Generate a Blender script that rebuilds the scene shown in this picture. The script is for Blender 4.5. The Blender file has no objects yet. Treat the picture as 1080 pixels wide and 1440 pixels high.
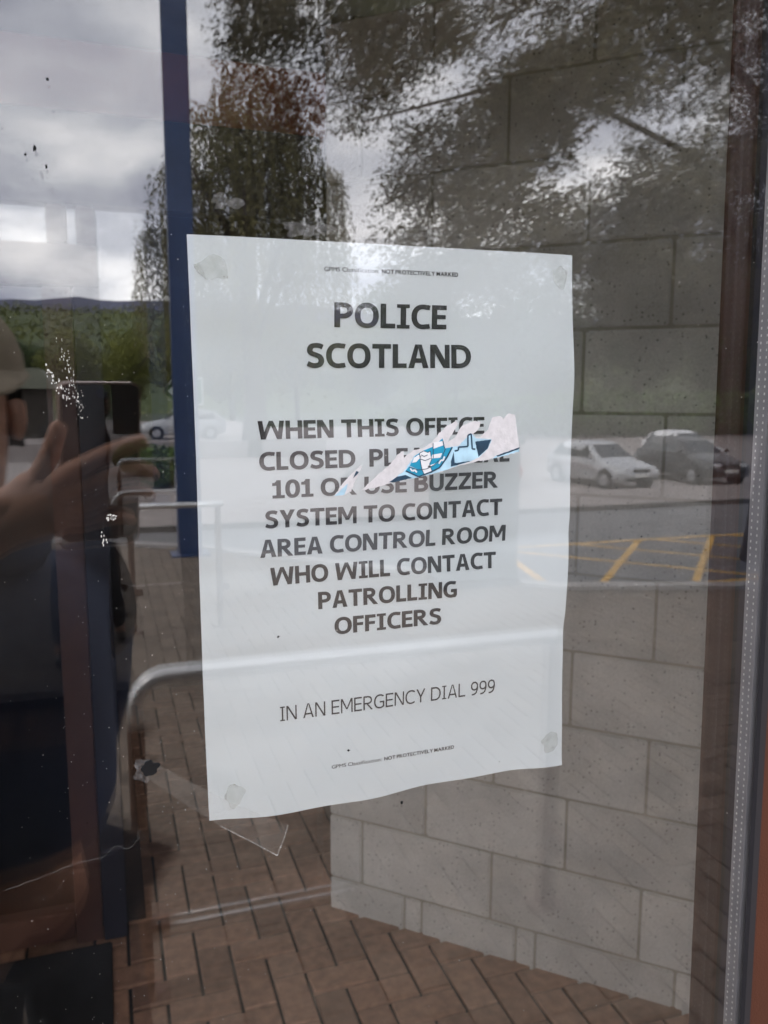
import bpy, bmesh, math, random
from mathutils import Vector, Matrix, noise as mnoise
R = math.radians
random.seed(7)
S = bpy.context.scene
col = S.collection

# ------------------------------------------------------------------ camera
CAM = Vector((0.0, -0.4049, 1.72))
YAW, PITCH, ROLL = R(18.796), R(8.202), R(0.172)
fwd = Vector((math.sin(YAW)*math.cos(PITCH), math.cos(YAW)*math.cos(PITCH), -math.sin(PITCH)))
rgt0 = Vector((math.cos(YAW), -math.sin(YAW), 0)); up0 = rgt0.cross(fwd)
RGT = rgt0*math.cos(ROLL) + up0*math.sin(ROLL); UP = up0*math.cos(ROLL) - rgt0*math.sin(ROLL)
cd = bpy.data.cameras.new('camera'); cam = bpy.data.objects.new('camera', cd); col.objects.link(cam)
cam.matrix_world = Matrix.Translation(CAM) @ Matrix((RGT, UP, -fwd)).transposed().to_4x4()
cd.sensor_fit = 'VERTICAL'; cd.sensor_height = 36.0; cd.lens = 1150/1440*36.0
cd.clip_start = 0.01; cd.clip_end = 9000
cd.dof.use_dof = True; cd.dof.focus_distance = 0.43; cd.dof.aperture_fstop = 19.0
S.camera = cam

# ------------------------------------------------------------------ world (overcast sky) and sun
SUN_EL, SUN_AZ = R(46), R(-84)      # veiled sun, along the face of the building
w = bpy.data.worlds.new('World'); S.world = w; w.use_nodes = True
nt = w.node_tree; nt.nodes.clear(); N = nt.nodes.new; L = nt.links.new
out = N('ShaderNodeOutputWorld'); bg = N('ShaderNodeBackground'); bg.inputs[1].default_value = 0.1
sky = N('ShaderNodeTexSky'); sky.sky_type = 'NISHITA'; sky.sun_disc = False
sky.sun_elevation = SUN_EL; sky.sun_rotation = SUN_AZ
tc = N('ShaderNodeTexCoord'); sep = N('ShaderNodeSeparateXYZ'); L(tc.outputs['Generated'], sep.inputs[0])
zz = N('ShaderNodeMath'); zz.operation = 'MAXIMUM'; L(sep.outputs[2], zz.inputs[0]); zz.inputs[1].default_value = 0.0
za = N('ShaderNodeMath'); za.operation = 'ADD'; L(zz.outputs[0], za.inputs[0]); za.inputs[1].default_value = 0.28
dv = N('ShaderNodeVectorMath'); dv.operation = 'DIVIDE'; L(tc.outputs['Generated'], dv.inputs[0])
cmb = N('ShaderNodeCombineXYZ')
for i in (0, 1): L(za.outputs[0], cmb.inputs[i])
cmb.inputs[2].default_value = 1.0; L(cmb.outputs[0], dv.inputs[1])
nz = N('ShaderNodeTexNoise'); nz.inputs['Scale'].default_value = 2.1; nz.inputs['Detail'].default_value = 5
nz.inputs['Roughness'].default_value = 0.5; nz.inputs['Distortion'].default_value = 0.35
mpw = N('ShaderNodeMapping'); mpw.inputs['Location'].default_value = (3.1, 1.7, 0.4)
L(dv.outputs[0], mpw.inputs[0]); L(mpw.outputs[0], nz.inputs['Vector'])
cr = N('ShaderNodeValToRGB'); e = cr.color_ramp.elements
e[0].position = 0.34; e[0].color = (0.40, 0.41, 0.50, 1); e[1].position = 0.66; e[1].color = (1.24, 1.21, 1.21, 1)
m_ = e.new(0.5); m_.color = (0.68, 0.69, 0.75, 1)
L(nz.outputs['Fac'], cr.inputs[0])
sc_ = N('ShaderNodeVectorMath'); sc_.operation = 'SCALE'; sc_.inputs['Scale'].default_value = 33.0
L(cr.outputs[0], sc_.inputs[0])
mxw = N('ShaderNodeMix'); mxw.data_type = 'RGBA'; mxw.inputs[0].default_value = 0.92
L(sky.outputs[0], mxw.inputs[6]); L(sc_.outputs[0], mxw.inputs[7]); L(mxw.outputs[2], bg.inputs[0]); L(bg.outputs[0], out.inputs[0])
sl = bpy.data.lights.new('sun', 'SUN'); sl.energy = 1.2; sl.angle = R(14); sl.color = (1, .95, .88)
sun = bpy.data.objects.new('sun', sl); col.objects.link(sun)
sd = Vector((math.sin(SUN_AZ)*math.cos(SUN_EL), math.cos(SUN_AZ)*math.cos(SUN_EL), math.sin(SUN_EL)))
sun.rotation_euler = sd.to_track_quat('Z', 'Y').to_euler()
vs = S.view_settings; vs.view_transform = 'Standard'; vs.look = 'None'; vs.gamma = 1; vs.exposure = 0.38
cy = S.cycles; cy.max_bounces = 10; cy.transparent_max_bounces = 40; cy.glossy_bounces = 6; cy.diffuse_bounces = 4
cy.use_denoising = True; cy.caustics_reflective = False; cy.caustics_refractive = False

# ------------------------------------------------------------------ materials
def nodes(name):
    m = bpy.data.materials.new(name); m.use_nodes = True
    return m, m.node_tree, m.node_tree.nodes['Principled BSDF']
def mat(name, c, rough=.6, metal=0, var=.15, scale=8, bump=0, bscale=60, island=0, spec=.5, detail=4):
    """principled with a noise-driven value variation (and per-island variation for bricks and leaves)"""
    m, t, b = nodes(name); n = t.nodes.new; l = t.links.new
    b.inputs['Roughness'].default_value = rough; b.inputs['Metallic'].default_value = metal
    b.inputs['Specular IOR Level'].default_value = spec
    tc = n('ShaderNodeTexCoord'); nz = n('ShaderNodeTexNoise'); nz.inputs['Scale'].default_value = scale; nz.inputs['Detail'].default_value = detail
    l(tc.outputs['Object'], nz.inputs['Vector'])
    mr = n('ShaderNodeMapRange'); l(nz.outputs[0], mr.inputs[0]); mr.inputs[1].default_value = .25; mr.inputs[2].default_value = .75
    mr.inputs[3].default_value = 1-var; mr.inputs[4].default_value = 1+var
    src = mr.outputs[0]
    if island:
        g = n('ShaderNodeNewGeometry'); m2 = n('ShaderNodeMapRange'); l(g.outputs['Random Per Island'], m2.inputs[0])
        m2.inputs[3].default_value = 1-island; m2.inputs[4].default_value = 1+island
        mu = n('ShaderNodeMath'); mu.operation = 'MULTIPLY'; l(src, mu.inputs[0]); l(m2.outputs[0], mu.inputs[1]); src = mu.outputs[0]
    vm = n('ShaderNodeVectorMath'); vm.operation = 'SCALE'; vm.inputs[0].default_value = c[:3]; l(src, vm.inputs['Scale'])
    l(vm.outputs[0], b.inputs['Base Color'])
    if bump:
        nb = n('ShaderNodeTexNoise'); nb.inputs['Scale'].default_value = bscale; nb.inputs['Detail'].default_value = 6; l(tc.outputs['Object'], nb.inputs['Vector'])
        bp = n('ShaderNodeBump'); bp.inputs['Strength'].default_value = bump; bp.inputs['Distance'].default_value = .003; l(nb.outputs[0], bp.inputs['Height']); l(bp.outputs[0], b.inputs['Normal'])
    return m
def glass_mat(name, f0=.046, tint=(.985, .988, .99)):
    m = bpy.data.materials.new(name); m.use_nodes = True; t = m.node_tree; t.nodes.clear(); n = t.nodes.new; l = t.links.new
    o = n('ShaderNodeOutputMaterial'); mx = n('ShaderNodeMixShader'); tr = n('ShaderNodeBsdfTransparent'); gl = n('ShaderNodeBsdfGlossy')
    tr.inputs[0].default_value = (*tint, 1); gl.inputs[0].default_value = (1, 1, 1, 1); gl.inputs['Roughness'].default_value = 0.0
    lw = n('ShaderNodeLayerWeight'); lw.inputs[0].default_value = .5
    p = n('ShaderNodeMath'); p.operation = 'POWER'; l(lw.outputs['Facing'], p.inputs[0]); p.inputs[1].default_value = 5
    a = n('ShaderNodeMath'); a.operation = 'MULTIPLY_ADD'; l(p.outputs[0], a.inputs[0]); a.inputs[1].default_value = 1-f0; a.inputs[2].default_value = f0
    l(a.outputs[0], mx.inputs[0]); l(tr.outputs[0], mx.inputs[1]); l(gl.outputs[0], mx.inputs[2]); l(mx.outputs[0], o.inputs[0])
    return m
def film_mat(name, c, alpha, rough=.35, scale=0, lo=.4):
    m, t, b = nodes(name); b.inputs['Base Color'].default_value = (*c, 1); b.inputs['Roughness'].default_value = rough; b.inputs['Alpha'].default_value = alpha
    if scale:
        tc = t.nodes.new('ShaderNodeTexCoord'); nz = t.nodes.new('ShaderNodeTexNoise'); nz.inputs['Scale'].default_value = scale; nz.inputs['Detail'].default_value = 6
        t.links.new(tc.outputs['Object'], nz.inputs['Vector'])
        mr = t.nodes.new('ShaderNodeMapRange'); mr.inputs[1].default_value = lo; mr.inputs[2].default_value = .75; mr.inputs[3].default_value = alpha*.25; mr.inputs[4].default_value = alpha
        t.links.new(nz.outputs[0], mr.inputs[0]); t.links.new(mr.outputs[0], b.inputs['Alpha'])
    return m

def block_mat():
    m, t, b = nodes('fairfaced_block'); n = t.nodes.new; l = t.links.new
    b.inputs['Roughness'].default_value = .9; b.inputs['Specular IOR Level'].default_value = .2
    tc = n('ShaderNodeTexCoord')
    def noise(s, d):
        z = n('ShaderNodeTexNoise'); z.inputs['Scale'].default_value = s; z.inputs['Detail'].default_value = d; l(tc.outputs['Object'], z.inputs['Vector']); return z.outputs[0]
    def rng(src, a, b_, c, d):
        z = n('ShaderNodeMapRange'); l(src, z.inputs[0]); z.inputs[1].default_value = a; z.inputs[2].default_value = b_; z.inputs[3].default_value = c; z.inputs[4].default_value = d; return z.outputs[0]
    def mul(a, b_):
        z = n('ShaderNodeMath'); z.operation = 'MULTIPLY'; l(a, z.inputs[0]); l(b_, z.inputs[1]); return z.outputs[0]
    g = n('ShaderNodeNewGeometry')
    v = rng(g.outputs['Random Per Island'], 0, 1, .86, 1.08)
    v = mul(v, rng(noise(6, 5), .3, .7, .84, 1.12))
    v = mul(v, rng(noise(260, 3), .3, .7, .88, 1.12))
    vo = n('ShaderNodeTexVoronoi'); vo.inputs['Scale'].default_value = 95; l(tc.outputs['Object'], vo.inputs['Vector'])
    # pits: small dark holes at some of the cells
    pit = rng(vo.outputs['Distance'], .12, .30, .25, 1.0)
    sp = n('ShaderNodeSeparateColor'); l(vo.outputs['Color'], sp.inputs[0])
    gate = rng(sp.outputs[0], .22, .25, 0, 1)
    mx = n('ShaderNodeMath'); mx.operation = 'MAXIMUM'; l(pit, mx.inputs[0]); l(gate, mx.inputs[1])
    v = mul(v, mx.outputs[0])
    vo2 = n('ShaderNodeTexVoronoi'); vo2.inputs['Scale'].default_value = 210; l(tc.outputs['Object'], vo2.inputs['Vector'])
    pit2 = rng(vo2.outputs['Distance'], .1, .3, .5, 1.0); sp2 = n('ShaderNodeSeparateColor'); l(vo2.outputs['Color'], sp2.inputs[0])
    gate2 = rng(sp2.outputs[0], .18, .22, 0, 1); mx2 = n('ShaderNodeMath'); mx2.operation = 'MAXIMUM'; l(pit2, mx2.inputs[0]); l(gate2, mx2.inputs[1])
    v = mul(v, mx2.outputs[0])
    vm = n('ShaderNodeVectorMath'); vm.operation = 'SCALE'; vm.inputs[0].default_value = (.60, .58, .54); l(v, vm.inputs['Scale']); l(vm.outputs[0], b.inputs['Base Color'])
    bp = n('ShaderNodeBump'); bp.inputs['Strength'].default_value = .5; bp.inputs['Distance'].default_value = .004; l(v, bp.inputs['Height']); l(bp.outputs[0], b.inputs['Normal'])
    return m
MT = dict(
    glass=glass_mat('pane_glass'), thin=glass_mat('door_glass', .018), block=block_mat(),
    mortar=mat('mortar', (.36, .34, .285), .95, bump=.4, bscale=200),
    frame=mat('rust_brown_paint', (.09, .027, .014), .42, var=.12, scale=20, bump=.15, bscale=900),
    inframe=mat('brown_painted_timber', (.062, .027, .020), .5, var=.2, scale=12),
    beam=mat('red_brown_stain', (.30, .075, .035), .5, var=.2, scale=6),
    gasket=mat('black_gasket', (.022, .021, .026), .55),
    spacer=mat('grey_aluminium', (.36, .35, .37), .45, metal=.35, var=.1, scale=40),
    dot=mat('spacer_hole', (.80, .79, .78), .5),
    sealant=mat('dark_sealant', (.018, .018, .03), .4),
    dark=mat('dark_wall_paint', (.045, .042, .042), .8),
    jamb=mat('dark_blue_paint', (.010, .011, .02), .5),
    ceil=mat('ceiling_paint', (.34, .33, .31), .9),
    paver=mat('brown_paver', (.25, .132, .082), .85, var=.28, scale=30, bump=.5, bscale=300, island=.3),
    yard=mat('buff_paver', (.145, .112, .084), .85, var=.2, scale=25, bump=.4, bscale=300, island=.2),
    grit=mat('joint_grit', (.085, .07, .055), .95), sand=mat('joint_sand', (.035, .03, .026), .95),
    mat_=mat('black_mat_and_dark_sheet', (.012, .012, .013), .95, bump=.6, bscale=400),
    paper=None, ink=mat('toner', (.022, .022, .026), .6, var=.1),
    putty=film_mat('putty', (.68, .69, .63), .4, .6, 150, .2),
    residue=film_mat('residue', (.45, .45, .46), .2, .3, 420, .48),
    tape=film_mat('clear_tape', (.50, .47, .43), .08, .2, 90, .3),
    tape_edge=film_mat('tape_edge', (.7, .68, .65), .5, .3, 300, .48),
    web=film_mat('web', (.6, .6, .58), .6, .6, 120, .3), speck=mat('pale_speck', (.72, .70, .66), .8), grime=mat('dark_speck', (.015, .015, .016), .9, spec=.1),
    steel=mat('galvanised_rail', (.80, .80, .79), .34, metal=.8, var=.1, scale=15),
    post=mat('brown_rail_post', (.11, .06, .04), .5),
    blue=mat('blue_paint', (.035, .07, .17), .42, var=.15, scale=3),
    asphalt=mat('asphalt', (.14, .14, .145), .9, var=.15, scale=1.2, bump=.5, bscale=80),
    park=mat('worn_tarmac', (.30, .265, .25), .9, var=.12, scale=.8),
    pave=mat('pink_paving', (.27, .235, .22), .9, var=.12, scale=2),
    kerb=mat('kerb_stone', (.35, .33, .32), .9), kerbd=mat('dark_kerb', (.09, .085, .08), .9),
    yellow=mat('yellow_line', (.70, .40, .08), .8, var=.25, scale=3), white=mat('white_line', (.75, .74, .72), .8, var=.2, scale=3),
    grass=mat('grass', (.045, .06, .022), .95, var=.4, scale=.3),
    hill=mat('wooded_hill', (.055, .075, .02), .95, var=.5, scale=.03), ridge=mat('blue_grey_ridge', (.07, .075, .12), 1, var=.25, scale=.004),  # far ridge in a blue-grey tone
    bark=mat('bark', (.07, .055, .04), .95, var=.3, scale=6),
    leafn=mat('leaf_near', (.115, .10, .048), .6, var=.3, scale=1.5, island=.45), leafw=mat('leaf_willow', (.15, .135, .055), .7, var=.35, scale=.5, island=.4),
    leafb=mat('leaf_broad', (.045, .075, .018), .7, var=.5, scale=.25, island=.4), leafy=mat('leaf_sunlit_yellow', (.16, .17, .03), .7, var=.4, scale=.25, island=.4),  # leafy: sunlight on the tree tops is put into this yellow-green
    leafhill=mat('leaf_hillside_sunlit', (.12, .13, .03), .8, var=.6, scale=.03, island=.35), leafh=mat('leaf_hedge', (.085, .14, .03), .7, var=.3, scale=1, island=.5),  # leafhill: the sunlit look of the slope is put into its leaf colour
    skin=mat('skin', (.52, .265, .17), .5, var=.14, scale=30, bump=.25, bscale=250),
    jacket=mat('navy_cloth', (.028, .042, .085), .85, var=.25, scale=12, bump=.4, bscale=300),
    sleeve=mat('brown_cloth', (.16, .085, .05), .85, var=.2, scale=14),
    trous=mat('dark_trousers', (.014, .014, .018), .9, var=.2, scale=10), shoe=mat('black_shoe', (.012, .012, .012), .4),
    cap=mat('tan_cap', (.30, .24, .17), .85, var=.12, scale=30), hair=mat('dark_hair', (.03, .02, .015), .7, var=.3, scale=80), eye=mat('eye_dark', (.02, .015, .012), .3),
    phone=mat('black_phone', (.012, .012, .014), .18), phone_rim=mat('bronze_rim', (.50, .36, .29), .3, metal=.6), lens=mat('lens', (.02, .03, .09), .08),
    silver=mat('silver_paint', (.47, .48, .49), .25, metal=.3, var=.04), darkcar=mat('dark_car_paint', (.03, .033, .038), .25, var=.05), whitecar=mat('white_paint', (.78, .78, .78), .3, var=.03),
    redcar=mat('red_paint', (.35, .03, .02), .3, var=.03),
    cglass=mat('car_glass', (.03, .04, .045), .12), tyre=mat('tyre', (.02, .02, .02), .85), rim=mat('alloy', (.45, .45, .46), .4, metal=.5), lamp=mat('lamp_lens', (.75, .76, .78), .15), trim=mat('black_trim', (.02, .02, .02), .5), plate=mat('number_plate', (.75, .74, .70), .5),
    shedwall=mat('shed_wall', (.045, .038, .03), .9), shedroof=mat('shed_roof', (.20, .21, .16), .9, var=.2, scale=2),
    signgreen=mat('green_sign', (.02, .14, .07), .5), signwhite=mat('sign_border', (.7, .72, .7), .5),
    stickpaper=mat('torn_paper_backing', (.62, .60, .61), .9, var=.12, scale=300, bump=.12, bscale=800), cyan=mat('cyan_print', (.01, .27, .44), .5, var=.12, scale=80), paleblue=mat('pale_blue_print', (.40, .60, .72), .6, var=.3, scale=120),
    navy=mat('navy_print', (.012, .045, .085), .5, var=.4, scale=200), stickwhite=mat('white_print', (.76, .76, .78), .6),
    cab=mat('cabinet_grey', (.13, .15, .15), .6),
)
def paper_mat():
    m, t, b = nodes('copier_paper'); n = t.nodes.new; l = t.links.new
    b.inputs['Roughness'].default_value = .75; b.inputs['Specular IOR Level'].default_value = .25
    tc = n('ShaderNodeTexCoord'); nz = n('ShaderNodeTexNoise'); nz.inputs['Scale'].default_value = 9; nz.inputs['Detail'].default_value = 3; l(tc.outputs['Object'], nz.inputs['Vector'])
    mr = n('ShaderNodeMapRange'); l(nz.outputs[0], mr.inputs[0]); mr.inputs[3].default_value = .95; mr.inputs[4].default_value = 1.03
    vm = n('ShaderNodeVectorMath'); vm.operation = 'SCALE'; vm.inputs[0].default_value = (.80, .845, .845); l(mr.outputs[0], vm.inputs['Scale']); l(vm.outputs[0], b.inputs['Base Color'])
    n2 = n('ShaderNodeTexNoise'); n2.inputs['Scale'].default_value = 1400; l(tc.outputs['Object'], n2.inputs['Vector'])
    bp = n('ShaderNodeBump'); bp.inputs['Strength'].default_value = .08; bp.inputs['Distance'].default_value = .001; l(n2.outputs[0], bp.inputs['Height']); l(bp.outputs[0], b.inputs['Normal'])
    return m
MT['paper'] = paper_mat()

# ------------------------------------------------------------------ mesh helpers
def tag(o, label=None, cat=None, group=None, kind=None):
    for k, v in (('label', label), ('category', cat), ('group', group), ('kind', kind)):
        if v: o[k] = v
    return o
def empty(name, loc=(0, 0, 0), rz=0, **kw):
    o = bpy.data.objects.new(name, None); col.objects.link(o); o.location = loc; o.rotation_euler.z = rz; o.empty_display_size = .2
    return tag(o, **kw)
class MB:
    def __init__(s): s.v = []; s.f = []; s.mi = []; s.cur = 0
    def add(s, vs, fs):
        o = len(s.v); s.v += [tuple(p) for p in vs]; s.f += [tuple(i+o for i in f) for f in fs]; s.mi += [s.cur]*len(fs)
    def box(s, a, b, M=None, ch=0):
        (x0, y0, z0), (x1, y1, z1) = a, b
        if ch:
            bm = bmesh.new(); bmesh.ops.create_cube(bm, size=1)
            for v in bm.verts: v.co = Vector(((x0+x1)/2+v.co.x*(x1-x0), (y0+y1)/2+v.co.y*(y1-y0), (z0+z1)/2+v.co.z*(z1-z0)))
            bmesh.ops.bevel(bm, geom=bm.edges[:], offset=ch, segments=2, affect='EDGES')
            bm.verts.index_update(); vs = [v.co.copy() for v in bm.verts]; fs = [[v.index for v in f.verts] for f in bm.faces]; bm.free()
        else:
            vs = [Vector(p) for p in ((x0,y0,z0),(x1,y0,z0),(x1,y1,z0),(x0,y1,z0),(x0,y0,z1),(x1,y0,z1),(x1,y1,z1),(x0,y1,z1))]
            fs = [(0,3,2,1),(4,5,6,7),(0,1,5,4),(1,2,6,5),(2,3,7,6),(3,0,4,7)]
        if M: vs = [M @ v for v in vs]
        s.add(vs, fs); return s
    def tube(s, pts, rad, seg=12, cap=True):
        pts = [Vector(p) for p in pts]; n = len(pts); rr = rad if isinstance(rad, (list, tuple)) else [rad]*n
        t0 = (pts[1]-pts[0]).normalized(); nrm = t0.orthogonal().normalized(); vs = []
        for i, p in enumerate(pts):
            t = (pts[min(i+1, n-1)]-pts[max(i-1, 0)]).normalized(); nrm = (nrm - t*nrm.dot(t)).normalized(); b = t.cross(nrm)
            for k in range(seg):
                a = 2*math.pi*k/seg; vs.append(p + (nrm*math.cos(a)+b*math.sin(a))*rr[i])
        fs = [(i*seg+k, i*seg+(k+1) % seg, (i+1)*seg+(k+1) % seg, (i+1)*seg+k) for i in range(n-1) for k in range(seg)]
        if cap: fs += [tuple(range(seg-1, -1, -1)), tuple((n-1)*seg+k for k in range(seg))]
        s.add(vs, fs); return s
    def disc(s, c, axis, r, h, seg=20):
        c = Vector(c); a = Vector(axis).normalized(); s.tube([c-a*h/2, c+a*h/2], r, seg); return s
    def prism(s, poly, y0, y1, M=None):   # polygon in x,z pulled from y0 to y1
        n = len(poly); vs = [Vector((p[0], y0, p[1])) for p in poly]+[Vector((p[0], y1, p[1])) for p in poly]
        if M: vs = [M @ v for v in vs]
        fs = [tuple(range(n)), tuple(range(2*n-1, n-1, -1))]+[(i, n+i, n+(i+1) % n, (i+1) % n) for i in range(n)]
        s.add(vs, fs); return s
    def build(s, name, ms, parent=None, smooth=False, **kw):
        me = bpy.data.meshes.new(name); me.from_pydata(s.v, [], s.f); 
        ms = ms if isinstance(ms, (list, tuple)) else [ms]
        for m in ms: me.materials.append(MT[m] if isinstance(m, str) else m)
        if len(ms) > 1: me.polygons.foreach_set('material_index', s.mi)
        bm = bmesh.new(); bm.from_mesh(me); bmesh.ops.recalc_face_normals(bm, faces=bm.faces[:]); bm.to_mesh(me); bm.free()
        if smooth: me.polygons.foreach_set('use_smooth', [True]*len(me.polygons))
        me.update(); o = bpy.data.objects.new(name, me); col.objects.link(o)
        if parent: o.parent = parent
        return tag(o, **kw)
def copy_tree(o, parent=None):
    kids = list(o.children); c = o.copy(); col.objects.link(c)
    if parent: c.parent = parent
    for k in kids: copy_tree(k, c)
    return c
def grid(name, x0, x1, y0, y1, nx, ny, fn, m, **kw):
    b = MB(); vs = [(x0+(x1-x0)*i/nx, y0+(y1-y0)*j/ny, 0) for j in range(ny+1) for i in range(nx+1)]
    vs = [(x, y, fn(x, y)) for x, y, _ in vs]
    b.add(vs, [(j*(nx+1)+i, j*(nx+1)+i+1, (j+1)*(nx+1)+i+1, (j+1)*(nx+1)+i) for j in range(ny) for i in range(nx)])
    return b.build(name, m, smooth=True, **kw)

# ------------------------------------------------------------------ ground, road, terraces, hills
ZR = -1.35
grid('ground', -4000, 4000, -4000, 4000, 8, 8, lambda x, y: ZR-.012, 'grass', kind='structure')
grid('car_park', -40, 70, -75, -21.72, 4, 4, lambda x, y: ZR-.004, 'park', kind='structure')
b = MB(); b.box((-40, -18.3, ZR-.3), (70, -9.2, ZR)); b.build('road', 'asphalt', kind='structure')
b = MB(); b.box((-40, -21.7, ZR-.3), (70, -18.48, ZR+.11)); b.build('pavement', 'pave', kind='structure')
b = MB(); b.box((-40, -18.48, ZR-.3), (70, -18.3, ZR+.12)); b.build('kerb', 'kerbd', kind='structure')
b = MB(); b.box((-40, -70, ZR-.2), (10.5, -39.5, -.55)); b.build('upper_car_park', 'park', kind='structure')
b = MB()
zl = ZR+.004
def line(p, q, wd):
    p, q = Vector((*p, 0)), Vector((*q, 0)); d = (q-p).normalized(); n = Vector((-d.y, d.x, 0))*wd/2
    b.add([(v.x, v.y, zl) for v in (p-n, q-n, q+n, p+n)], [(0, 1, 2, 3)])
line((7.3, -14.2), (22, -14.0), .14); line((6.6, -10.45), (22, -10.35), .16); line((7.35, -14.13), (6.6, -10.53), .16)
zl = ZR+.0045
for k in range(7):
    x0 = 7.3+1.9*k
    line((x0, -14.05), (x0+3.3, -10.55), .13); zl += .0003
    line((x0+3.3, -14.05), (x0, -10.55), .13); zl += .0003
b.build('box_marking', 'yellow', kind='structure')
b = MB(); zl = ZR+.004; line((8.4, -10.0), (9.6, -9.98), .12); line((10.6, -9.97), (11.6, -9.95), .12); b.build('road_marking', 'white', kind='structure')

def herringbone(x0, x1, y0, y1, wd, ztop, keep, g=.0035):
    b = MB(); ch = .004
    def brick(ax, ay, bx, by):
        cx, cy_ = (ax+bx)/2, (ay+by)/2
        if not (x0 < cx < x1 and y0 < cy_ < y1) or not keep(cx, cy_): return
        dz = random.uniform(-.0012, .0012); z = ztop+dz
        tx, ty = random.uniform(-.0012, .0012), random.uniform(-.0012, .0012)
        o = [(ax+g, ay+g), (bx-g, ay+g), (bx-g, by-g), (ax+g, by-g)]
        i = [(ax+g+ch, ay+g+ch), (bx-g-ch, ay+g+ch), (bx-g-ch, by-g-ch), (ax+g+ch, by-g-ch)]
        hz = [z-tx-ty, z+tx-ty, z+tx+ty, z-tx+ty]
        vs = [(*p, ztop-.03) for p in o]+[(p[0], p[1], hz[k]-.003) for k, p in enumerate(o)]+[(p[0], p[1], hz[k]) for k, p in enumerate(i)]
        fs = [(k, (k+1) % 4, 4+(k+1) % 4, 4+k) for k in range(4)]+[(4+k, 4+(k+1) % 4, 8+(k+1) % 4, 8+k) for k in range(4)]+[(8, 9, 10, 11)]
        b.add(vs, fs)
    n = int(max(x1-x0, y1-y0)/wd)+6
    for i in range(-n, n):
        for j in range(-n//2-2, n//2+2):
            ox = ((x0+x1)/2)+(i+2*j)*wd; oy = ((y0+y1)/2)+(-i+2*j)*wd
            brick(ox, oy, ox+wd, oy+2*wd); brick(ox+wd, oy+wd, ox+3*wd, oy+2*wd)
    return b
herringbone(-2.0, 1.6, -.02, 4.4, .1, 0.0, lambda x, y: True, .005).build('lobby_floor', 'paver', kind='structure')
b = MB(); b.box((-2.2, -.03, -.3), (1.8, 4.7, -.012)); b.build('floor_bed', 'sand', kind='structure')
def poly_slab(name, poly, z0, z1, m):
    q = MB(); n = len(poly); q.add([(x, y, z0) for x, y in poly]+[(x, y, z1) for x, y in poly], [tuple(range(n)), tuple(range(n, 2*n))]+[(i, (i+1) % n, n+(i+1) % n, n+i) for i in range(n)])
    return q.build(name, m, kind='structure')
EDGE = [(-14, -10.3), (-1.2, -10.1), (.96, -8.75), (2.3, -7.3), (3.8, -5.85), (5.3, -5.4), (16, -4.0)]
poly_slab('forecourt_bed', [(-14, -.1)]+EDGE+[(16, -.1)], -1.7, -.007, 'grit')
def edge(x):
    for (xa, ya), (xb, yb) in zip(EDGE, EDGE[1:]):
        if xa <= x <= xb: return ya+(yb-ya)*(x-xa)/(xb-xa)
    return -4
herringbone(-4.5, 8.5, -10.2, -.1, .1, 0.0, lambda x, y: y > edge(x)+.09, .0028).build('forecourt', 'yard', kind='structure')
poly_slab('terrace_kerb', EDGE+[(x+.05, y-.16) for x, y in EDGE[::-1]], -1.7, .03, 'kerb')

def hillz(x, y):
    d = -y
    base = 43*max(0, min(1, (d-130)/260))**.8
    return base*(.9+.25*mnoise.noise(Vector((x*.006, y*.006, 1))))-2+mnoise.noise(Vector((x*.03, y*.03, 5)))*3-.03*max(0, x)*min(1, (d-130)/200)
grid('hill', -500, 500, -520, -125, 70, 40, hillz, 'hill', kind='structure')
def ridgez(x, y):
    t = max(0, min(1, (-y-1600)/1500)); return t*(330+70*mnoise.noise(Vector((x*.0012, 3, 0)))+18*mnoise.noise(Vector((x*.006, 8, 0))))-5
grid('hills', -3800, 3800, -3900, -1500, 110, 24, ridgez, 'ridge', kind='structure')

# ------------------------------------------------------------------ foliage
def leaf_cloud(name, pts, size, m, parent=None, asp=.5, drop=None, **kw):
    """pts: list of (pos, dir) - one small diamond leaf for each"""
    v = []; f = []
    for p, d in pts:
        s = size*random.uniform(.6, 1.3); a = d*s
        n = Vector((random.uniform(-1, 1), random.uniform(-1, 1), random.uniform(-1, 1)))
        bq = d.cross(n)
        if bq.length < 1e-4: continue
        bq = bq.normalized()*s*asp; k = len(v)
        v += [p-a, p+bq, p+a, p-bq]; f.append((k, k+1, k+2, k+3))
    me = bpy.data.meshes.new(name); me.from_pydata([tuple(q) for q in v], [], f); me.materials.append(MT[m])
    o = bpy.data.objects.new(name, me); col.objects.link(o)
    if parent: o.parent = parent
    return tag(o, **kw)
rv = lambda: Vector((random.gauss(0, 1), random.gauss(0, 1), random.gauss(0, 1)))

# overhanging broadleaf tree beside the building, its boughs hang toward the glass
tr = empty('overhanging_tree', (11.5, -11.5, ZR), label='large leafy tree with boughs hanging over the forecourt in the top right reflection', cat='tree')
b = MB(); b.tube([(0, 0, 0), (.1, .1, 2), (-.1, .3, 4.5), (-.4, .5, 7.5), (-.5, .5, 11)], [.42, .34, .28, .2, .07], 10)
limbs = [((-.1, .3, 4.3), (-3, 1.2, 6.6), (-6.2, 2.2, 7.0), (-8.6, 2.6, 6.1)), ((-.3, .4, 6), (-2.5, 2.2, 8.6), (-5, 3, 9.4), (-7.5, 3.3, 8.8)),
         ((0, .2, 3.6), (-1.8, 1.2, 5.3), (-3.8, 2.0, 5.9), (-5.4, 2.6, 5.4)), ((-.4, .5, 7.5), (1.5, -1.5, 10), (2.5, -2, 11)), ((-.2, .3, 5), (1.8, 1.5, 7), (3.5, 2.2, 7.8)), ((-.4, .5, 7.2), (-2.4, -.5, 9.8), (-4.5, -1, 10.6))]
for l_ in limbs: b.tube(l_, [.10, .055, .03, .012][:len(l_)], 7)
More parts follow.
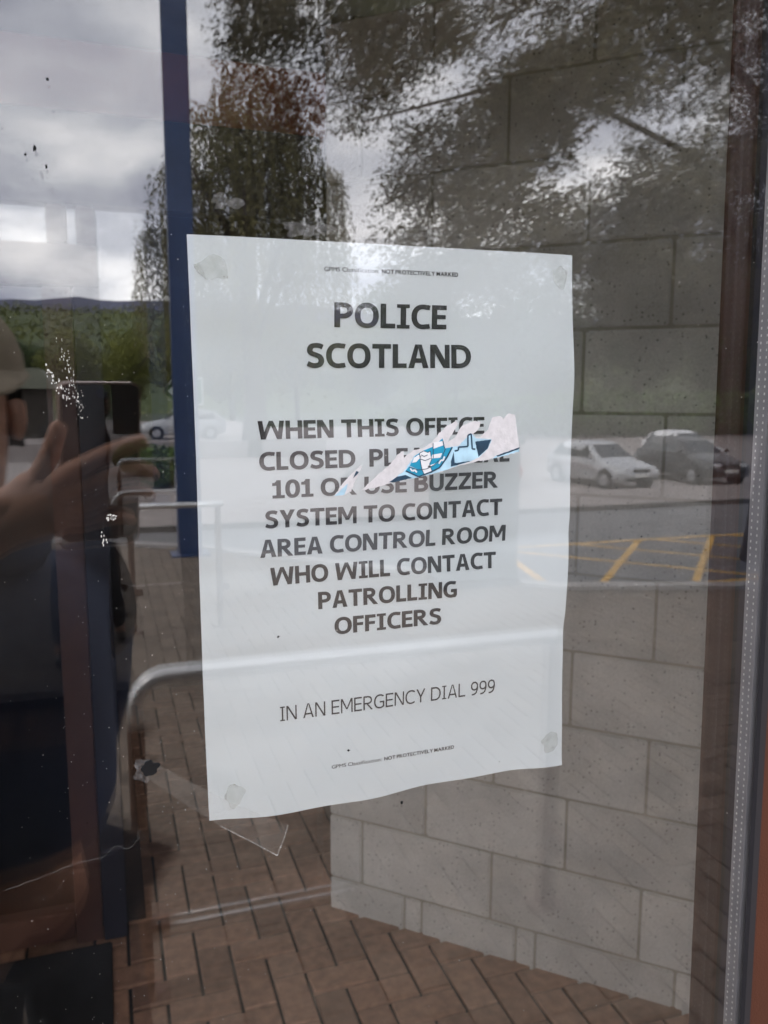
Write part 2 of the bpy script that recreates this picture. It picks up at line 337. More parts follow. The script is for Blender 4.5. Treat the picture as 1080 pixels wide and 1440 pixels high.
b.build('trunk', 'bark', tr, smooth=True)
pts = []
def clump(c, n, r, hang, tw=.5):
    for _ in range(n//12):
        p = Vector(c)+Vector((random.gauss(0, r), random.gauss(0, r), random.gauss(0, r*.75)))
        d = (Vector(hang)+rv()*.35).normalized(); ln = tw*random.uniform(.6, 1.4)
        for k in range(12):
            q = p+d*(ln*k/12)+rv()*.035
            pts.append((q, (d+rv()*.45).normalized()))
random.seed(21)
cnt = 0
while cnt < 1900:
    x = random.uniform(-9.6, 2.5); z = random.uniform(4.0, 10.5); y = random.uniform(-1.0, 3.6)
    low = 4.25+.7*mnoise.noise(Vector((x*.9, 3.3, y*.2)))+max(0, (-7.7-x)*1.8)
    if z < low or (x < -7.2 and z < 6.9): continue
    # open patches run along the hang of the twigs
    u = x*.77+z*.64; v = -x*.64+z*.77
    dn = mnoise.noise(Vector((u*.42+4, y*.06, v*.95)))+.6*mnoise.noise(Vector((u*1.0+4, y*.08, v*2.1+7)))
    if dn < -.15: continue
    clump((x, y, z), 204, .15, (-.6, .1, -.5), .42); cnt += 1
leaf_cloud('crown', pts, .035, 'leafn', tr, .42)

# weeping willow across the car park
random.seed(5)
wl = empty('willow', (6.9, -40, ZR), label='tall weeping willow with trailing strands across the car park', cat='tree')
b = MB(); b.tube([(0, 0, 0), (.2, 0, 3), (-.1, 0, 7), (.1, 0, 12), (.2, 0, 17)], [.65, .5, .4, .25, .08], 10)
for a in range(7):
    t = a*.9; b.tube([(0, 0, 5+a*.9), (1.6*math.cos(t), 1.6*math.sin(t), 8.5+a*.9), (3*math.cos(t), 3*math.sin(t), 10+a)], [.22, .13, .05], 6)
b.build('trunk', 'bark', wl, smooth=True)
pts = []
lobes = [((.3, 0, 17.0), 1.9, 7.5), ((-1.6, .3, 15.2), 1.7, 7), ((1.9, -.3, 14.8), 1.8, 7), ((3.6, .2, 13.0), 1.4, 7), ((-3.0, 0, 12.6), 1.5, 6.5), ((-4.2, .2, 10), 1.1, 6), ((0, 1.2, 14), 2.4, 8), ((1, -1.4, 12), 2.4, 8), ((-2, -1, 10), 2.0, 8), ((3, 1, 9.5), 2.0, 7), ((-.5, 0, 9), 2.6, 7)]
for c, r, hl in lobes:
    for s_ in range(int(50*r)):
        d = rv().normalized(); p = Vector(c)+Vector((d.x*r, d.y*r, abs(d.z)*r*.9))*random.uniform(.55, 1)
        ln = hl*random.uniform(.35, 1); ph = random.uniform(0, 6); n = int(ln*10)
        for k in range(n):
            t = k/n; q = p+Vector((d.x*.5*t+.10*math.sin(ph+t*5), d.y*.5*t, .35*math.sin(t*3)*(1-t)-ln*t))
            if q.z > 1.2: pts.append((q+rv()*.07, (Vector((0, 0, -1))+rv()*.35).normalized()))
leaf_cloud('crown', pts, .115, 'leafw', wl, .34)

def broad_tree(name, h, rw, m, n, **kw):
    o = empty(name, **kw); b = MB(); b.tube([(0, 0, 0), (.1, 0, h*.3), (0, .1, h*.6), (.1, 0, h*.9)], [.35, .28, .17, .05], 8)
    for a in range(6): b.tube([(0, 0, h*.3+a*.06*h), (rw*.4*math.cos(a*1.1), rw*.4*math.sin(a*1.1), h*.5+a*.06*h), (rw*.75*math.cos(a*1.1), rw*.75*math.sin(a*1.1), h*.6+a*.05*h)], [.14, .08, .03], 6)
    b.build('trunk', 'bark', o, smooth=True); pts = []
    cs = []
    for _ in range(26):
        d = rv().normalized(); k = random.uniform(.35, 1); cs.append(Vector((d.x*rw*.75*k, d.y*rw*.75*k, h*.58+d.z*h*.36*k)))
    for c in cs:
        r = random.uniform(.8, 1.5)*rw*.27
        for _ in range(n//26):
            d = rv().normalized(); pts.append((c+d*r*random.uniform(.5, 1.05), rv().normalized()))
    leaf_cloud('crown', pts, .13, m, o, .6); return o
random.seed(11)
TL = {'leafb': 'dark green broadleaf tree in the belt behind the far car park', 'leafy': 'tree with sunlight put into its yellow green leaf colour in the belt behind the far car park'}
protos = []
for i, m in enumerate(('leafb', 'leafy', 'leafb')):
    protos.append(broad_tree('broadleaf_tree', (13, 12, 10)[i], (5.2, 5, 6)[i], m, 15600, label=TL[m], cat='tree', group='trees of the belt behind the car park'))
spots = [(-24, -92, 0, .95), (-15, -88, 2, 1.05), (-9, -96, 0, .80), (-3, -90, 1, .80), (3, -88, 1, .84), (8, -97, 1, .95), (13, -88, 2, 1.0), (21, -92, 0, .9), (30, -90, 2, 1.0), (38, -86, 0, .85), (46, -80, 2, .95), (55, -76, 0, .9), (34, -60, 2, 1.25), (42, -58, 0, 1.3), (50, -55, 2, 1.35), (58, -52, 0, 1.3), (66, -46, 2, 1.3), (26, -64, 0, 1.2)]
used = set()
for x, y, k, s_ in spots:
    o = protos[k] if k not in used else copy_tree(protos[k]); used.add(k)
    o.location = (x, y, ZR-.3); o.scale = (s_*1.05, s_*1.05, s_); o.rotation_euler.z = random.uniform(0, 6.28)
pts = []
for _ in range(70000):
    x = random.uniform(-420, 420); y = random.uniform(-500, -130); z = hillz(x, y)
    n = mnoise.noise(Vector((x*.05, y*.05, 9)))
    pts.append((Vector((x, y, z+max(0, random.gauss(1.6+n*2, .9)))), rv().normalized()))
leaf_cloud('hillside_wood', pts, .5, 'leafhill', None, .8, kind='stuff')
# hedge and shrub
random.seed(3)
def shrub(name, loc, sx, sy, h, n, size, **kw):
    o = empty(name, loc, **kw); b = MB()
    for a in range(5): b.tube([(0, 0, 0), (sx*.25*math.cos(a*1.3), sy*.25*math.sin(a*1.3), h*.7)], [.04, .015], 5)
    b.build('stem', 'bark', o); pts = []
    for _ in range(n):
        d = rv().normalized(); k = random.uniform(.55, 1)**.5; q = Vector((d.x*sx*k, d.y*sy*k, h*.5+d.z*h*.5*k)); q *= 1+.12*mnoise.noise(q*1.7)
        if q.z > .02: pts.append((q, rv().normalized()))
    leaf_cloud('foliage', pts, size, 'leafh', o, .6)
shrub('shrub', (1.55, -27.5, ZR), 1.35, .9, 1.35, 3500, .085, label='rounded green shrub at the near edge of the car park, below the silver car', cat='shrub')
shrub('shrub', (42, -52, ZR), 26, 1.6, 3.2, 26000, .2, label='long clipped hedge along the back of the car park behind the cars', cat='hedge')

# ------------------------------------------------------------------ lobby behind the glass: block wall, screen, beam, ceiling
A = Vector((.655, 2.068, 0)); B = Vector((1.486, 1.281, 0)); ud = (B-A).normalized(); nd = Vector((-ud.y, ud.x, 0))   # nd points away from the viewer
Mw = Matrix((( ud.x, nd.x, 0, A.x), (ud.y, nd.y, 0, A.y), (0, 0, 1, 0), (0, 0, 0, 1)))
random.seed(2)
bw = MB(); mo = MB(); LW = 1.86
zs = [-.02]+[.113+.2225*k for k in range(13)]
for r_ in range(len(zs)-1):
    odd = r_ % 2 == 0
    xs = [0.0]+[x for x in [(.34 if odd else .118)+.44*k for k in range(5)] if x < LW-.05]+[LW]
    if r_ == 0: xs = [0, .27, .33, .64, .70, 1.1, 1.16, LW]
    for i in range(len(xs)-1):
        j = .0045
        bw.box((xs[i]+(j if i else 0), random.uniform(-.0008, .0008), zs[r_]+j), (xs[i+1]-j, .1, zs[r_+1]-j), Mw, .0035)
w_ = empty('block_wall', (0, 0, 0), label='splayed wall of grey fair-faced concrete blocks behind the glass', cat='wall')
bw.build('blockwork', 'block', w_)
mo.box((.0035, .0065, -.03), (LW-.002, .095, zs[-1]), Mw); mo.build('mortar', 'mortar', w_)

sc = empty('lobby_screen', (-.1, 2.16, 0), label='dark brown framed glazed door screen at the back of the lobby on the left', cat='door screen')
def sbox(name, a, b_, m, par=sc, ch=.003):
    q = MB(); off = Vector((-.1, 2.16, 0)) if par is sc else Vector((-.1, 2.16, 0))
    q.box(Vector(a)-off, Vector(b_)-off, None, ch); return q.build(name, m, par)
sbox('stile', (-.152, 2.135, 0), (-.073, 2.19, 2.018), 'inframe'); sbox('rail', (-1.3, 2.137, .02), (-.154, 2.188, .115), 'inframe')
sbox('transom', (-1.9, 2.13, 2.02), (-.002, 2.2, 2.135), 'inframe'); sbox('jamb', (-.07, 2.125, 0), (.0, 2.2, 2.018), 'jamb')
sbox('head', (-1.9, 2.128, 2.242), (.655, 2.2, 2.49), 'jamb'); sbox('mullion', (-.13, 2.132, 2.137), (-.078, 2.195, 2.24), 'inframe'); sbox('mullion', (-.052, 2.132, 2.137), (-.002, 2.195, 2.24), 'inframe')
sbox('stile', (-1.38, 2.135, 0), (-1.302, 2.19, 2.018), 'inframe')
sbox('pane', (-1.3, 2.160, .117), (-.154, 2.166, 2.016), 'thin', ch=0); sbox('fanlight', (-1.3, 2.160, 2.137), (-.132, 2.166, 2.24), 'glass', ch=0); sbox('fanlight', (-.076, 2.160, 2.137), (-.054, 2.166, 2.24), 'glass', ch=0)
sbox('side_pane', (.002, 2.160, 0), (.655, 2.166, 2.24), 'glass', ch=0)
b = MB(); b.box((-2.0, 2.2, 2.5), (.70, 2.32, 2.70), None, .004); b.build('lintel_beam', 'beam', label='red brown stained timber beam spanning above the lobby screen', cat='beam')
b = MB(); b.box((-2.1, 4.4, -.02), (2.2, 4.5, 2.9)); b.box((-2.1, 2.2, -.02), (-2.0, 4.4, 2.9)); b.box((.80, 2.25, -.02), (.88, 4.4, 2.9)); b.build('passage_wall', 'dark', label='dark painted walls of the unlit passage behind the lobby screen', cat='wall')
b = MB(); b.box((-2.12, .05, -.02), (-2.0, 2.19, 2.9)); b.build('lobby_bounce_wall', 'block', label='unseen pale side wall of the lobby, added to bounce light onto the splayed wall', cat='wall')  # out of view; pale block face added to brighten the splayed wall
b = MB(); b.box((-2.0, 2.2, .001), (.06, 4.4, .012)); b.build('passage_dark_sheet', 'mat_', kind='structure')  # black sheet added over the pavers, stands in for the passage's dimness
b = MB(); b.box((-2.2, .03, 2.9), (2.6, 4.6, 3.0)); b.build('lobby_ceiling', 'ceil', kind='structure')
b = MB(); b.box((-1.7, .62, .002), (-.047, 2.1, .014), None, .004); b.build('doormat', 'mat_', label='black entrance mat lying on the pavers before the lobby door', cat='doormat')

# ------------------------------------------------------------------ the glazed window unit
K = -.02; tilt = lambda x, z: x+K*(z-1.66)
def tbox(x0, x1, y0, y1, z0=0.1, z1=2.77, mb=None):
    q = mb or MB()
    vs = [(tilt(x0, z0), y0, z0), (tilt(x1, z0), y0, z0), (tilt(x1, z0), y1, z0), (tilt(x0, z0), y1, z0), (tilt(x0, z1), y0, z1), (tilt(x1, z1), y0, z1), (tilt(x1, z1), y1, z1), (tilt(x0, z1), y1, z1)]
    q.add(vs, [(0,3,2,1),(4,5,6,7),(0,1,5,4),(1,2,6,5),(2,3,7,6),(3,0,4,7)]); return q
win = empty('window', (0, 0, 0), label='tall double glazed window in a rust brown frame carrying the police notice', cat='window')
b = MB(); b.box((-1.6, -.0265, .1), (.41, -.0225, 2.77)); b.build('outer_pane', 'glass', win)
b = MB(); b.box((-1.6, -.0065, .1), (.41, -.0025, 2.77)); b.build('inner_pane', 'glass', win)
sp = tbox(.3668, .374, -.0222, -.0124).build('spacer_bar', 'spacer', win)
b = MB()
for z_ in [1.2+.0042*k for k in range(200)]:
    for y_ in (-.0197, -.0150):
        x_ = tilt(.3668, z_)-.0002; b.add([(x_, y_-.0005, z_-.0007), (x_, y_+.0005, z_-.0007), (x_, y_+.0005, z_+.0007), (x_, y_-.0005, z_+.0007)], [(0, 1, 2, 3)])
    # two dotted rows of desiccant slots
o = b.build('perforation', 'dot', sp); o['kind'] = 'stuff'
tbox(.3742, .405, -.0222, -.0068, mb=tbox(.3672, .3740, -.0122, -.0068)).build('edge_seal', 'sealant', win)
tbox(.3662, .375, -.034, -.0268).build('outer_gasket', 'gasket', win) if False else None
q = tbox(.3670, .3715, -.0305, -.0268); q.build('outer_gasket', 'gasket', win)
q = tbox(.3717, .62, -.0295, -.0267); q.build('outer_frame', 'frame', win)
q = tbox(.374, .380, -.0022, .004); q.build('inner_gasket', 'gasket', win)
q = tbox(.3802, .62, -.0024, .036); q.build('inner_frame', 'inframe', win)
b = MB(); b.box((-1.6, -.04, 2.77), (.62, .045, 2.85)); b.box((-1.6, -.04, 0), (.62, .045, .1)); b.box((-1.66, -.04, 0), (-1.6, .045, 2.85)); b.build('surround', 'frame', win)
b = MB(); b.box((-8, -.02, -.1), (-1.67, .22, 3.2)); b.box((.64, -.02, -.1), (9, .22, 3.2)); b.box((-1.668, -.02, 2.856), (.638, .22, 3.2)); b.build('building_wall', 'block', label='grey block outer wall of the police building around the window', cat='wall')

# ------------------------------------------------------------------ the notice
PX, PZ, PA = .14674, 1.64674, .010548
nroot = empty('notice', (PX, .0006, PZ), label='white printed police notice stuck inside the glass with putty', cat='notice')
nroot.rotation_euler.y = -PA
def warp(x, z, k=1.35):   # gentle cockling of the sheet, metres
    n = mnoise.noise(Vector((x*9, z*16, 2.2)))*.0016*k+mnoise.noise(Vector((x*30, z*42, 7)))*.0005*k
    e_ = max(0, (abs(x)-.075)/.03)**2*.0010*(1+mnoise.noise(Vector((x*5, z*22, 4))))
    fold = .0011*math.exp(-((z+.066)/.009)**2)+.0008*math.exp(-((z+.012-.05*x)/.006)**2)
    return .0022+n+e_+fold
b = MB(); nx, ny = 60, 84; T = .0001
def edge_wave(x, z): return x+(.0012*math.sin(z*26+.6) if x > 0 else .0005*math.sin(z*18))*min(1, abs(x)/.1)**6
def zb(x, t):        # bottom edge slightly ragged and curled
    z = -.1485+.297*t
    if t < .08: z += (.0012*math.sin(x*38)+.0006*math.sin(x*110))*(1-t/.08)
    return z
gv = []
for j in range(ny+1):
    for i in range(nx+1):
        x = -.105+.21*i/nx; z = zb(x, j/ny); gv.append((edge_wave(x, z), warp(x, z), z))
b.add(gv, [(j*(nx+1)+i, j*(nx+1)+i+1, (j+1)*(nx+1)+i+1, (j+1)*(nx+1)+i) for j in range(ny) for i in range(nx)])
b.build('sheet', 'paper', nroot, smooth=True)
# glyphs: drawn here stroke by stroke (upright heavy sans with a slab I), cap height 1; the tiny print uses Blender's own font
glyphs = {}
def make_glyph(ch, tv, th):
    polys = []; W = 0
    def P_(*p): polys.append(list(p))
    def rect(x0, y0, x1, y1): P_((x0, y0), (x1, y0), (x1, y1), (x0, y1))
    def stroke(pts, closed=False):
        n = len(pts); l_, r_ = [], []
        for i, p in enumerate(pts):
            if closed: a, c = pts[(i-1) % n], pts[(i+1) % n]
            else: a, c = pts[max(i-1, 0)], pts[min(i+1, n-1)]
            dx, dy = c[0]-a[0], c[1]-a[1]; k = math.hypot(dx, dy); dx /= k; dy /= k
            hw = math.hypot(th*dx, tv*dy)/2
            l_.append((p[0]-dy*hw, p[1]+dx*hw)); r_.append((p[0]+dy*hw, p[1]-dx*hw))
        m = n if closed else n-1
        for i in range(m): k = (i+1) % n; polys.append(('q', l_[i], r_[i], r_[k], l_[k]))
    def arc(cx, cy_, rx, ry, a0, a1, n=28, ex=2.35):
        o = []
        for k in range(n+1):
            a = R(a0+(a1-a0)*k/n); c, s_ = math.cos(a), math.sin(a)
            o.append((cx+rx*math.copysign(abs(c)**(2/ex), c), cy_+ry*math.copysign(abs(s_)**(2/ex), s_)))
        return o
    def smooth(p, n=7):
        o = []
        for i in range(len(p)-1):
            a, b_, c, d = p[max(i-1, 0)], p[i], p[i+1], p[min(i+2, len(p)-1)]
            for k in range(n):
                t = k/n; o.append(tuple(.5*(2*b_[j]+(c[j]-a[j])*t+(2*a[j]-5*b_[j]+4*c[j]-d[j])*t*t+(3*b_[j]-a[j]-3*c[j]+d[j])*t**3) for j in (0, 1)))
        return o+[p[-1]]
    hv, hh = tv/2, th/2
    if ch == 'A':
        W = .93 if tv > .2 else .88; c = W/2; s_ = tv*1.08; at = tv*.62
        P_((0, 0), (s_, 0), (c+at-s_*.35-.02, 1), (c-at, 1)); P_((W-s_, 0), (W, 0), (c+at, 1), (c-at+s_*.35+.02, 1)); rect(s_*.75+.06, .22, W-s_*.75-.06, .22+th)
    elif ch == 'N':
        W = .90 if tv > .2 else .84; rect(0, 0, tv*.92, 1); rect(W-tv*.92, 0, W, 1); P_((0.01, 1), (tv*1.2, 1), (W-.01, 0), (W-tv*1.2, 0))
    elif ch == 'M':
        W = 1.12 if tv > .2 else 1.0; c = W/2; rect(0, 0, tv*.9, 1); rect(W-tv*.9, 0, W, 1); P_((.01, 1), (tv*1.2, 1), (c+tv*.42, .24), (c-tv*.42, .24)); P_((W-.01, 1), (W-tv*1.2, 1), (c-tv*.42, .24), (c+tv*.42, .24))
    elif ch == 'W':
        W = 1.40; s_ = tv*1.02; c = W/2
        P_((0, 1), (s_, 1), (.26+s_*.5, 0), (.26-s_*.5+.01, 0)); P_((.26-s_*.4, 0), (.26+s_*.55, 0), (c+s_*.42, 1), (c-s_*.42, 1))
        P_((c-s_*.42, 1), (c+s_*.42, 1), (W-.26+s_*.4, 0), (W-.26-s_*.55, 0)); P_((W-s_, 1), (W, 1), (W-.26+s_*.5-.01, 0), (W-.26-s_*.5, 0))
    elif ch == 'Y':
        W = .90 if tv > .2 else .82; c = W/2; rect(c-hv, 0, c+hv, .45); P_((0, 1), (tv*1.13, 1), (c+hv, .44), (c-hv, .40)); P_((W, 1), (W-tv*1.13, 1), (c-hv, .44), (c+hv, .40))
    elif ch == 'Z':
        W = .78; rect(0, 1-th, W, 1); rect(0, 0, W, th); P_((0, th*.9), (W-tv*1.15, 1-th*.9), (W, 1-th*.9), (tv*1.15, th*.9))
    elif ch in 'EF':
        W = .67 if ch == 'E' else .64; rect(0, 0, tv, 1); rect(0, 1-th, W, 1); rect(0, .5-hh*.9+.01, W-.04, .5+hh*.9+.01)
        if ch == 'E': rect(0, 0, W, th)
    elif ch == 'L': W = .64; rect(0, 0, tv, 1); rect(0, 0, W, th)
    elif ch == 'T': W = .84; rect(0, 1-th, W, 1); rect(W/2-hv, 0, W/2+hv, 1)
    elif ch == 'H': W = .90; rect(0, 0, tv, 1); rect(W-tv, 0, W, 1); rect(0, .52-hh, W, .52+hh)
    elif ch == 'I': W = .56 if tv > .2 else .40; rect(W/2-hv, 0, W/2+hv, 1); sl_ = th*.78; rect(0, 0, W, sl_); rect(0, 1-sl_, W, 1)
    elif ch == '1': W = .62; sl_ = th*.85; c = .34; rect(c-hv, 0, c+hv, 1); rect(0, 0, W+.04, sl_); P_((.0, .70), (c, .70), (c, .86), (.0, .86)); P_((.10, .84), (c-hv, .84), (c-hv+.02, 1), (c-hv-.02, .93))
    elif ch == 'O': W = 1.03 if tv > .2 else 1.0; stroke(arc(W/2, .5, W/2-hv, .515-hh, 0, 360*39/40, 39, 2.25), True)
    elif ch == '0': W = .80; stroke(arc(W/2, .5, W/2-hv, .515-hh, 0, 360*35/36, 35, 2.3), True)
    elif ch == 'D': W = .93 if tv > .2 else .9; rect(0, 0, tv, 1); stroke([(tv*.5, 1-hh), (.32, 1-hh)]+arc(.36, .5, W-hv-.36, .5-hh, 90, -90, 28, 2.2)+[(.32, hh), (tv*.5, hh)])
    elif ch in 'CG':
        W = .84 if tv > .2 else .86; cx = .52; rx = cx-hv; 
        stroke([(W-.015, .875), (W-.12, .905)]+arc(cx, .5, rx, .515-hh, 68, 292, 36, 2.2)+[(W-.12, .095), (W-.015, .125)])
        if ch == 'G': W = .90; rect(W-tv*.95, .10, W, .52); rect(.50, .52-th, W, .52)
    elif ch == 'S':
        W = .76; x1 = W-hv; stroke(smooth([(W-.07, .84), (.56, .895), (.40, .91), (.22, .87), (hv+.02, .72), (.21, .595), (.40, .525), (.57, .44), (x1-.01, .285), (.55, .14), (.36, .09), (.19, .115), (.04, .18)]))
    elif ch == 'P' or ch == 'R' or ch == 'B':
        W = {'P': .78, 'R': .90, 'B': .82}[ch] if tv > .2 else .8; rect(0, 0, tv, 1); xr = {'P': .78, 'R': .76, 'B': .77}[ch]; yl = {'P': .36, 'R': .41, 'B': .47}[ch]; cy_ = (1-hh+yl+hh)/2-0; ry = (1-hh)-cy_
        cx = .36; stroke([(tv*.5, 1-hh), (.33, 1-hh)]+arc(cx, cy_, xr-hv-cx, ry, 90, -90, 20, 2.2)+[(.33, cy_-ry), (tv*.5, cy_-ry)])
        if ch == 'R': P_((.26, .44), (.26+tv*1.15, .44), (W+.02, 0), (W+.02-tv*1.2, 0))
        if ch == 'B': cy2 = .28+.02; ry2 = cy2-hh; stroke([(tv*.5, cy2+ry2), (.36, cy2+ry2)]+arc(.40, cy2, W-hv-.40, ry2, 90, -90, 20, 2.2)+[(.36, hh), (tv*.5, hh)])
    elif ch == 'U': W = .88; stroke([(hv, 1), (hv, .7), (hv, .42)]+arc(W/2, .40, W/2-hv, .415-hh, 180, 360, 28, 2.3)+[(W-hv, .42), (W-hv, .7), (W-hv, 1)])
    elif ch == '9': W = .68; stroke(arc(W/2, .68, W/2-hv, .335-hh, 0, 360*29/30, 29, 2.2), True); stroke(smooth([(W-hv, .66), (W-hv-.01, .45), (W*.72, .17), (W*.45, .07), (.09, .045)]))
    vs, fs = [], []
    for li, p in enumerate(polys):
        if p[0] == 'q': p = p[1:]; lay = (li % 2)*.0
        else: lay = 0
        n = len(vs); vs += [(x, y, li*.35) for x, y in p]; fs.append(tuple(range(n, n+len(p))))
    return vs, fs, W
def glyph(ch, bold):
    """bold: 1 heavy, 0 regular (both drawn above); 2 heavy and 3 regular small print"""
    k = (ch, bold)
    if k in glyphs: return glyphs[k]
    if bold < 2: glyphs[k] = make_glyph(ch, .245 if bold else .125, .195 if bold else .112); return glyphs[k]
    cu = bpy.data.curves.new('g', 'FONT'); cu.body = ch; cu.size = 1.0; cu.fill_mode = 'FRONT'; cu.resolution_u = 6
    if bold == 2: cu.offset = .022
    ob = bpy.data.objects.new('g', cu); col.objects.link(ob)
    me = bpy.data.meshes.new_from_object(ob.evaluated_get(bpy.context.evaluated_depsgraph_get()))
    vs = [(v.co.x, v.co.y, 0) for v in me.vertices]; fs = [tuple(p.vertices) for p in me.polygons]
    bpy.data.objects.remove(ob); bpy.data.curves.remove(cu); bpy.data.meshes.remove(me)
    x0 = min(v[0] for v in vs); x1 = max(v[0] for v in vs); glyphs[k] = ([(x-x0, y, l_) for x, y, l_ in vs], fs, x1-x0); return glyphs[k]
def text_line(q, s, x0, x1, z, cap, bold, gap=.1, space=.32):
    segs = []; x = 0
    for ch in s:
        bb = bold
        if ch == ' ': x += space; continue
        v, f_, wd = glyph(ch, bb); segs.append((v, f_, x)); x += wd+gap
    tot = x-gap
    capn = 1.0 if bold != 2 and cap > 4 else max(p[1] for p in glyph('N', bold)[0])
    sx = (x1-x0)/tot; sz = cap/capn
    for v, f_, ox in segs:
        out = []
        for a, c, lay in v:
            px_ = x0+(ox+a)*sx; pz_ = z+c*sz; out.append((px_/1000, warp(px_/1000, pz_/1000)-.00022-lay*.000006, pz_/1000))
        q.add(out, f_)
LINES = [('POLICE', -33.7, 27.8, 107.0, 12.2, 1), ('SCOTLAND', -48.3, 42.0, 86.8, 12.2, 1),
         ('WHEN THIS OFFICE', -74.0, 50.3, 51.4, 9.2, 1), ('CLOSED  PLEASE DIAL', -73.8, 65.7, 35.8, 9.2, 1), ('101 OR USE BUZZER', -67.5, 59.0, 21.4, 9.2, 1),
         ('SYSTEM TO CONTACT', -71.5, 61.8, 6.0, 9.2, 1), ('AREA CONTROL ROOM', -74.4, 64.3, -9.0, 9.2, 1), ('WHO WILL CONTACT', -69.4, 58.3, -24.0, 9.2, 1),
         ('PATROLLING', -44.5, 34.5, -38.8, 9.2, 1), ('OFFICERS', -35.9, 25.4, -53.5, 9.2, 1), ('IN AN EMERGENCY DIAL 999', -66.5, 58.9, -97.7, 8.0, 0)]
for s, x0, x1, z, cap, bold in LINES:
    q = MB(); text_line(q, s, x0, x1, z, cap, bold, .075 if bold else .13, .36 if bold else .40)
    q.build('lettering', 'ink', nroot)
for z, xa, xb, xc, xd in ((134.2, -38.7, -10.0, -8.4, 34.2), (-128.3, -39.1, -10.5, -8.9, 33.8)):
    q = MB(); text_line(q, 'GPMS Classification:', xa, xb, z, 2.05, 3, .09, .25); text_line(q, 'NOT PROTECTIVELY MARKED', xc, xd, z, 2.05, 2, .07, .2); q.build('small_print', 'ink', nroot)
def blob(q, cx, cz, rx, rz, seed, y0, y1, n=28, rough=.25):
    c = []
    for k in range(n):
        a = 2*math.pi*k/n; r_ = 1+rough*mnoise.noise(Vector((math.cos(a)*1.6, math.sin(a)*1.6, seed)))*1.8; c.append((cx+rx*r_*math.cos(a), cz+rz*r_*math.sin(a)))
    q.prism(c, y0, y1); return q
for i, (cx, cz, rx, rz) in enumerate(((-.0925, .1335, .0085, .005), (.0955, .1365, .0048, .0055), (.0965, -.1335, .0058, .0056), (-.0915, -.1355, .005, .0068))):
    q = MB(); blob(q, cx, cz, rx, rz, i*3.1, warp(cx, cz)-.0003, warp(cx, cz)+.0004); q.build('putty', 'putty', nroot)

# torn sticker on the outer face of the glass (offsets in millimetres from x=.130 z=1.660)
stk = empty('torn_sticker', (.130, -.0267, 1.660), label='torn blue and white striped club sticker remnant on the glass over the lettering', cat='sticker')
P = dict(
 A=[(-12.8,13.8),(-5.4,20.3),(2.2,26.3),(5.5,30.4),(8.8,32.4),(9.0,29.0),(13.2,32.3),(18.8,33.7),(23.2,35.8),(27.7,40.9),(32.2,44.5),(36.7,46.8),(37.9,45.0),(34.5,40.3),(32.3,36.7),(35.7,38.2),(40.2,44.5),(46.0,46.7),(50.1,46.3),(49.6,43.3),(45.0,39.1),(49.7,38.5),(54.3,42.2),(56.5,48.6),(61.2,49.1),(63.1,47.7),(66.0,50.6),(69.6,49.6),(72.6,30.6),(60.6,28.1),(46.4,25.8),(38.3,24.3),(30.2,21.9),(16.7,19.1),(3.3,16.9),(-5.4,14.6),(-10.8,13.7)],
 D=[(-26.8,11.2),(-23.6,15.7),(-18.3,21.7),(-12.7,25.8),(-14.6,21.6),(-18.3,13.5),(-21.5,11.5)],
 B=[(1.1,17.0),(8.8,22.0),(14.3,29.7),(19.9,32.7),(24.4,34.2),(29.4,38.3),(31.0,33.5),(34.6,34.0),(38.1,34.1),(44.9,40.7),(47.9,38.0),(56.8,37.3),(54.5,32.6),(49.9,28.4),(44.6,26.3),(38.3,24.6),(29.7,21.9),(16.7,19.1)],
 D2=[(-26.6,11.4),(-19.9,17.1),(-21.5,11.9)], B2=[(59.4,29.0),(72.5,33.1),(72.5,30.8),(57.0,27.4)],
 cres=[(9.9,22.5),(16.7,19.4),(23.4,21.6),(27.9,23.6),(31.9,28.7),(34.7,33.8),(31.0,33.2),(29.0,28.3),(25.1,25.2),(21.1,23.2),(16.6,22.8),(11.6,24.5)],
 field=[(12,25),(15,30),(20,32.6),(24.4,34.2),(29.4,38.2),(30.8,33.3),(28.8,28.4),(25.1,25.4),(21.1,23.4),(16.6,23.0)],
 s1=[(24.1,36.1),(29.5,36.9),(30.2,34.9),(24.4,33.1)], s2=[(24.0,30.2),(29.3,30.9),(28.3,28.6),(23.3,28.3)], s3=[(14.3,28.9),(16.6,30.3),(18.2,29.6),(15.5,26.8),(13.2,26.4)], s4=[(21.7,24.6),(26.8,26.2),(25.1,24.9),(22.0,23.6)],
 ban=[(17.9,25.7),(17.1,31.0),(19.3,32.2),(21.6,31.3),(22.8,32.1),(23.6,27.7),(22.5,25.6),(24.1,21.5),(19.8,20.4),(18.6,22.7)],
 num=[(36.1,31.8),(38.1,32.2),(38.1,33.7),(43.3,34.0),(43.2,39.6),(45.0,40.3),(45.7,32.7),(47.4,32.5),(48.2,28.4),(44.3,26.8),(37.1,25.7)],
 dk=[(34.2,26.6),(35.6,31.3),(36.2,25.9),(44.3,26.6),(44.5,26.3),(34.2,23.9)], dk2=[(47.4,36.4),(56.2,37.2),(54.3,32.6),(49.3,28.6),(48.4,32.1)], dk3=[(1.3,17.1),(5.5,19.8),(9.9,20.4),(13.3,18.9),(3.3,16.9)], dk4=[(59.4,29.0),(72.5,33.1),(72.5,32.2),(60.0,28.4)], D3=[(-17.2,19.6),(-15.6,23.1),(-14.2,22.6),(-16.2,20.4)])
def mm(n): return [(x/1000, z/1000) for x, z in P[n]]
